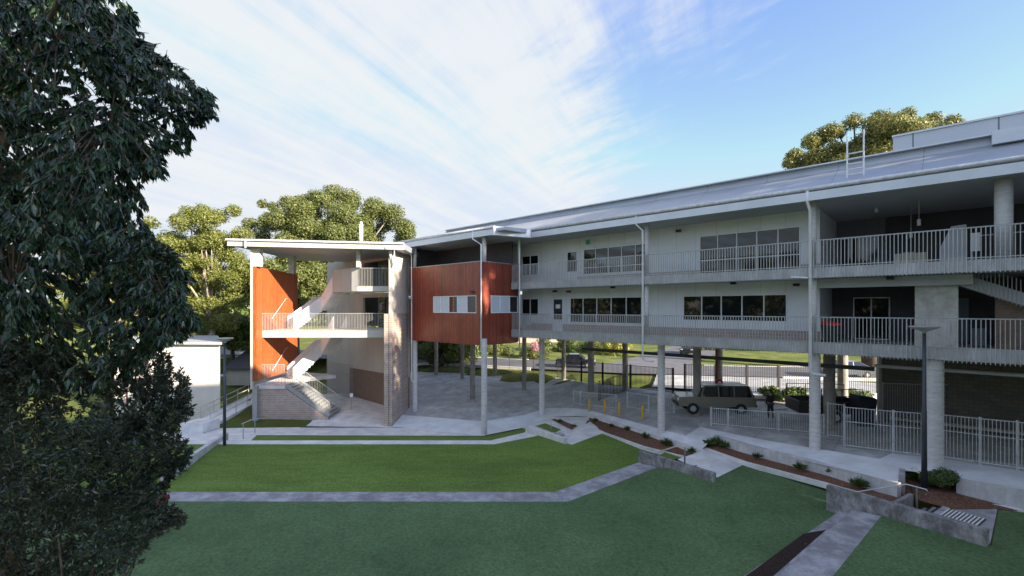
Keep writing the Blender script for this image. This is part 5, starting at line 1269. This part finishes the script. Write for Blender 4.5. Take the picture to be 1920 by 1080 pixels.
zc = N('ShaderNodeMath'); zc.operation = 'MAXIMUM'; L(sep.outputs[2], zc.inputs[0]); zc.inputs[1].default_value = .02
za = N('ShaderNodeMath'); za.operation = 'ADD'; L(zc.outputs[0], za.inputs[0]); za.inputs[1].default_value = .12
dx = N('ShaderNodeMath'); dx.operation = 'DIVIDE'; L(sep.outputs[0], dx.inputs[0]); L(za.outputs[0], dx.inputs[1])
dy = N('ShaderNodeMath'); dy.operation = 'DIVIDE'; L(sep.outputs[1], dy.inputs[0]); L(za.outputs[0], dy.inputs[1])
cb = N('ShaderNodeCombineXYZ'); L(dx.outputs[0], cb.inputs[0]); L(dy.outputs[0], cb.inputs[1])
def noise(scale, rot, sc_, detail=8, rough=.6, dist=0, loc=(0,0,0)):
    r0 = N('ShaderNodeMapping'); r0.inputs['Rotation'].default_value = (0,0,rot); L(cb.outputs[0], r0.inputs[0])
    mp = N('ShaderNodeMapping'); mp.inputs['Scale'].default_value = sc_; mp.inputs['Location'].default_value = loc; L(r0.outputs[0], mp.inputs[0])
    n = N('ShaderNodeTexNoise'); n.inputs['Scale'].default_value = scale; n.inputs['Detail'].default_value = detail; n.inputs['Roughness'].default_value = rough; n.inputs['Distortion'].default_value = dist
    L(mp.outputs[0], n.inputs['Vector']); return n.outputs['Fac']
n1 = noise(1.0, math.radians(27), (1.9,.36,1), 10, .6, .5)
n2 = noise(5.0, math.radians(-40), (1.6,.5,1), 6, .6, .2)
def math_(op, a_, b_, c_=None):
    m = N('ShaderNodeMath'); m.operation = op
    for i, v in enumerate((a_, b_, c_)):
        if v is None: continue
        if isinstance(v, (int, float)): m.inputs[i].default_value = v
        else: L(v, m.inputs[i])
    return m.outputs[0]
# clear region to the right: mask by azimuth line
edge = math_('SUBTRACT', .52, dx.outputs[0])      # positive on the cloudy side
mr = N('ShaderNodeMapRange'); mr.interpolation_type = 'SMOOTHSTEP'; L(math_('ADD', edge, math_('MULTIPLY', math_('SUBTRACT', n2, .5), 1.1)), mr.inputs[0]); mr.inputs[1].default_value = -.18; mr.inputs[2].default_value = .42
n3 = noise(2.2, math.radians(27), (2.6,.30,1), 8, .6, .5, (3.1,1.7,0))
dens = math_('ADD', math_('ADD', math_('MULTIPLY', n1, .75), math_('MULTIPLY', n3, .38)), math_('MULTIPLY', n2, .14))
mr2 = N('ShaderNodeMapRange'); mr2.interpolation_type = 'SMOOTHSTEP'; L(dens, mr2.inputs[0]); mr2.inputs[1].default_value = .50; mr2.inputs[2].default_value = .74
fac = math_('MULTIPLY', math_('MULTIPLY', mr.outputs[0], mr2.outputs[0]), .92)
mix = N('ShaderNodeMixRGB'); L(fac, mix.inputs[0])
tint = N('ShaderNodeMixRGB'); tint.blend_type = 'MULTIPLY'; tint.inputs[0].default_value = 1; L(sky.outputs[0], tint.inputs[1]); tint.inputs[2].default_value = (.86,.80,.86,1); 
cap = N('ShaderNodeMixRGB'); cap.blend_type = 'DARKEN'; cap.inputs[0].default_value = 1; deep = N('ShaderNodeMixRGB'); deep.blend_type = 'MULTIPLY'; deep.inputs[0].default_value = 1
L(tint.outputs[0], deep.inputs[1]); deep.inputs[2].default_value = (.80,.80,.93,1); L(deep.outputs[0], cap.inputs[1]); cap.inputs[2].default_value = (1.30,1.48,1.74,1)
side = N('ShaderNodeMapRange'); side.interpolation_type = 'SMOOTHSTEP'; L(sep.outputs[1], side.inputs[0]); side.inputs[1].default_value = -.35; side.inputs[2].default_value = .15
soft = N('ShaderNodeMixRGB'); L(side.outputs[0], soft.inputs[0]); L(tint.outputs[0], soft.inputs[1]); L(cap.outputs[0], soft.inputs[2]); L(soft.outputs[0], mix.inputs[1]); mix.inputs[2].default_value = (1.62,1.67,1.71,1)
L(mix.outputs[0], bg.inputs[0]); bg.inputs[1].default_value = .15
cam_ = bpy.data.cameras.new('camera'); co = bpy.data.objects.new('camera', cam_); COL.objects.link(co); sc.camera = co
co.location = (0,0,E); co.rotation_euler = (PI/2,0,0); cam_.sensor_width = 36; cam_.lens = 36*F/1920; cam_.shift_y = 38/1920; cam_.clip_end = 2000; cam_.clip_start = .1
sc.view_settings.view_transform = 'Standard'; sc.view_settings.look = 'None'; sc.view_settings.exposure = 1.85; sc.view_settings.gamma = 1
sc.render.engine = 'CYCLES'
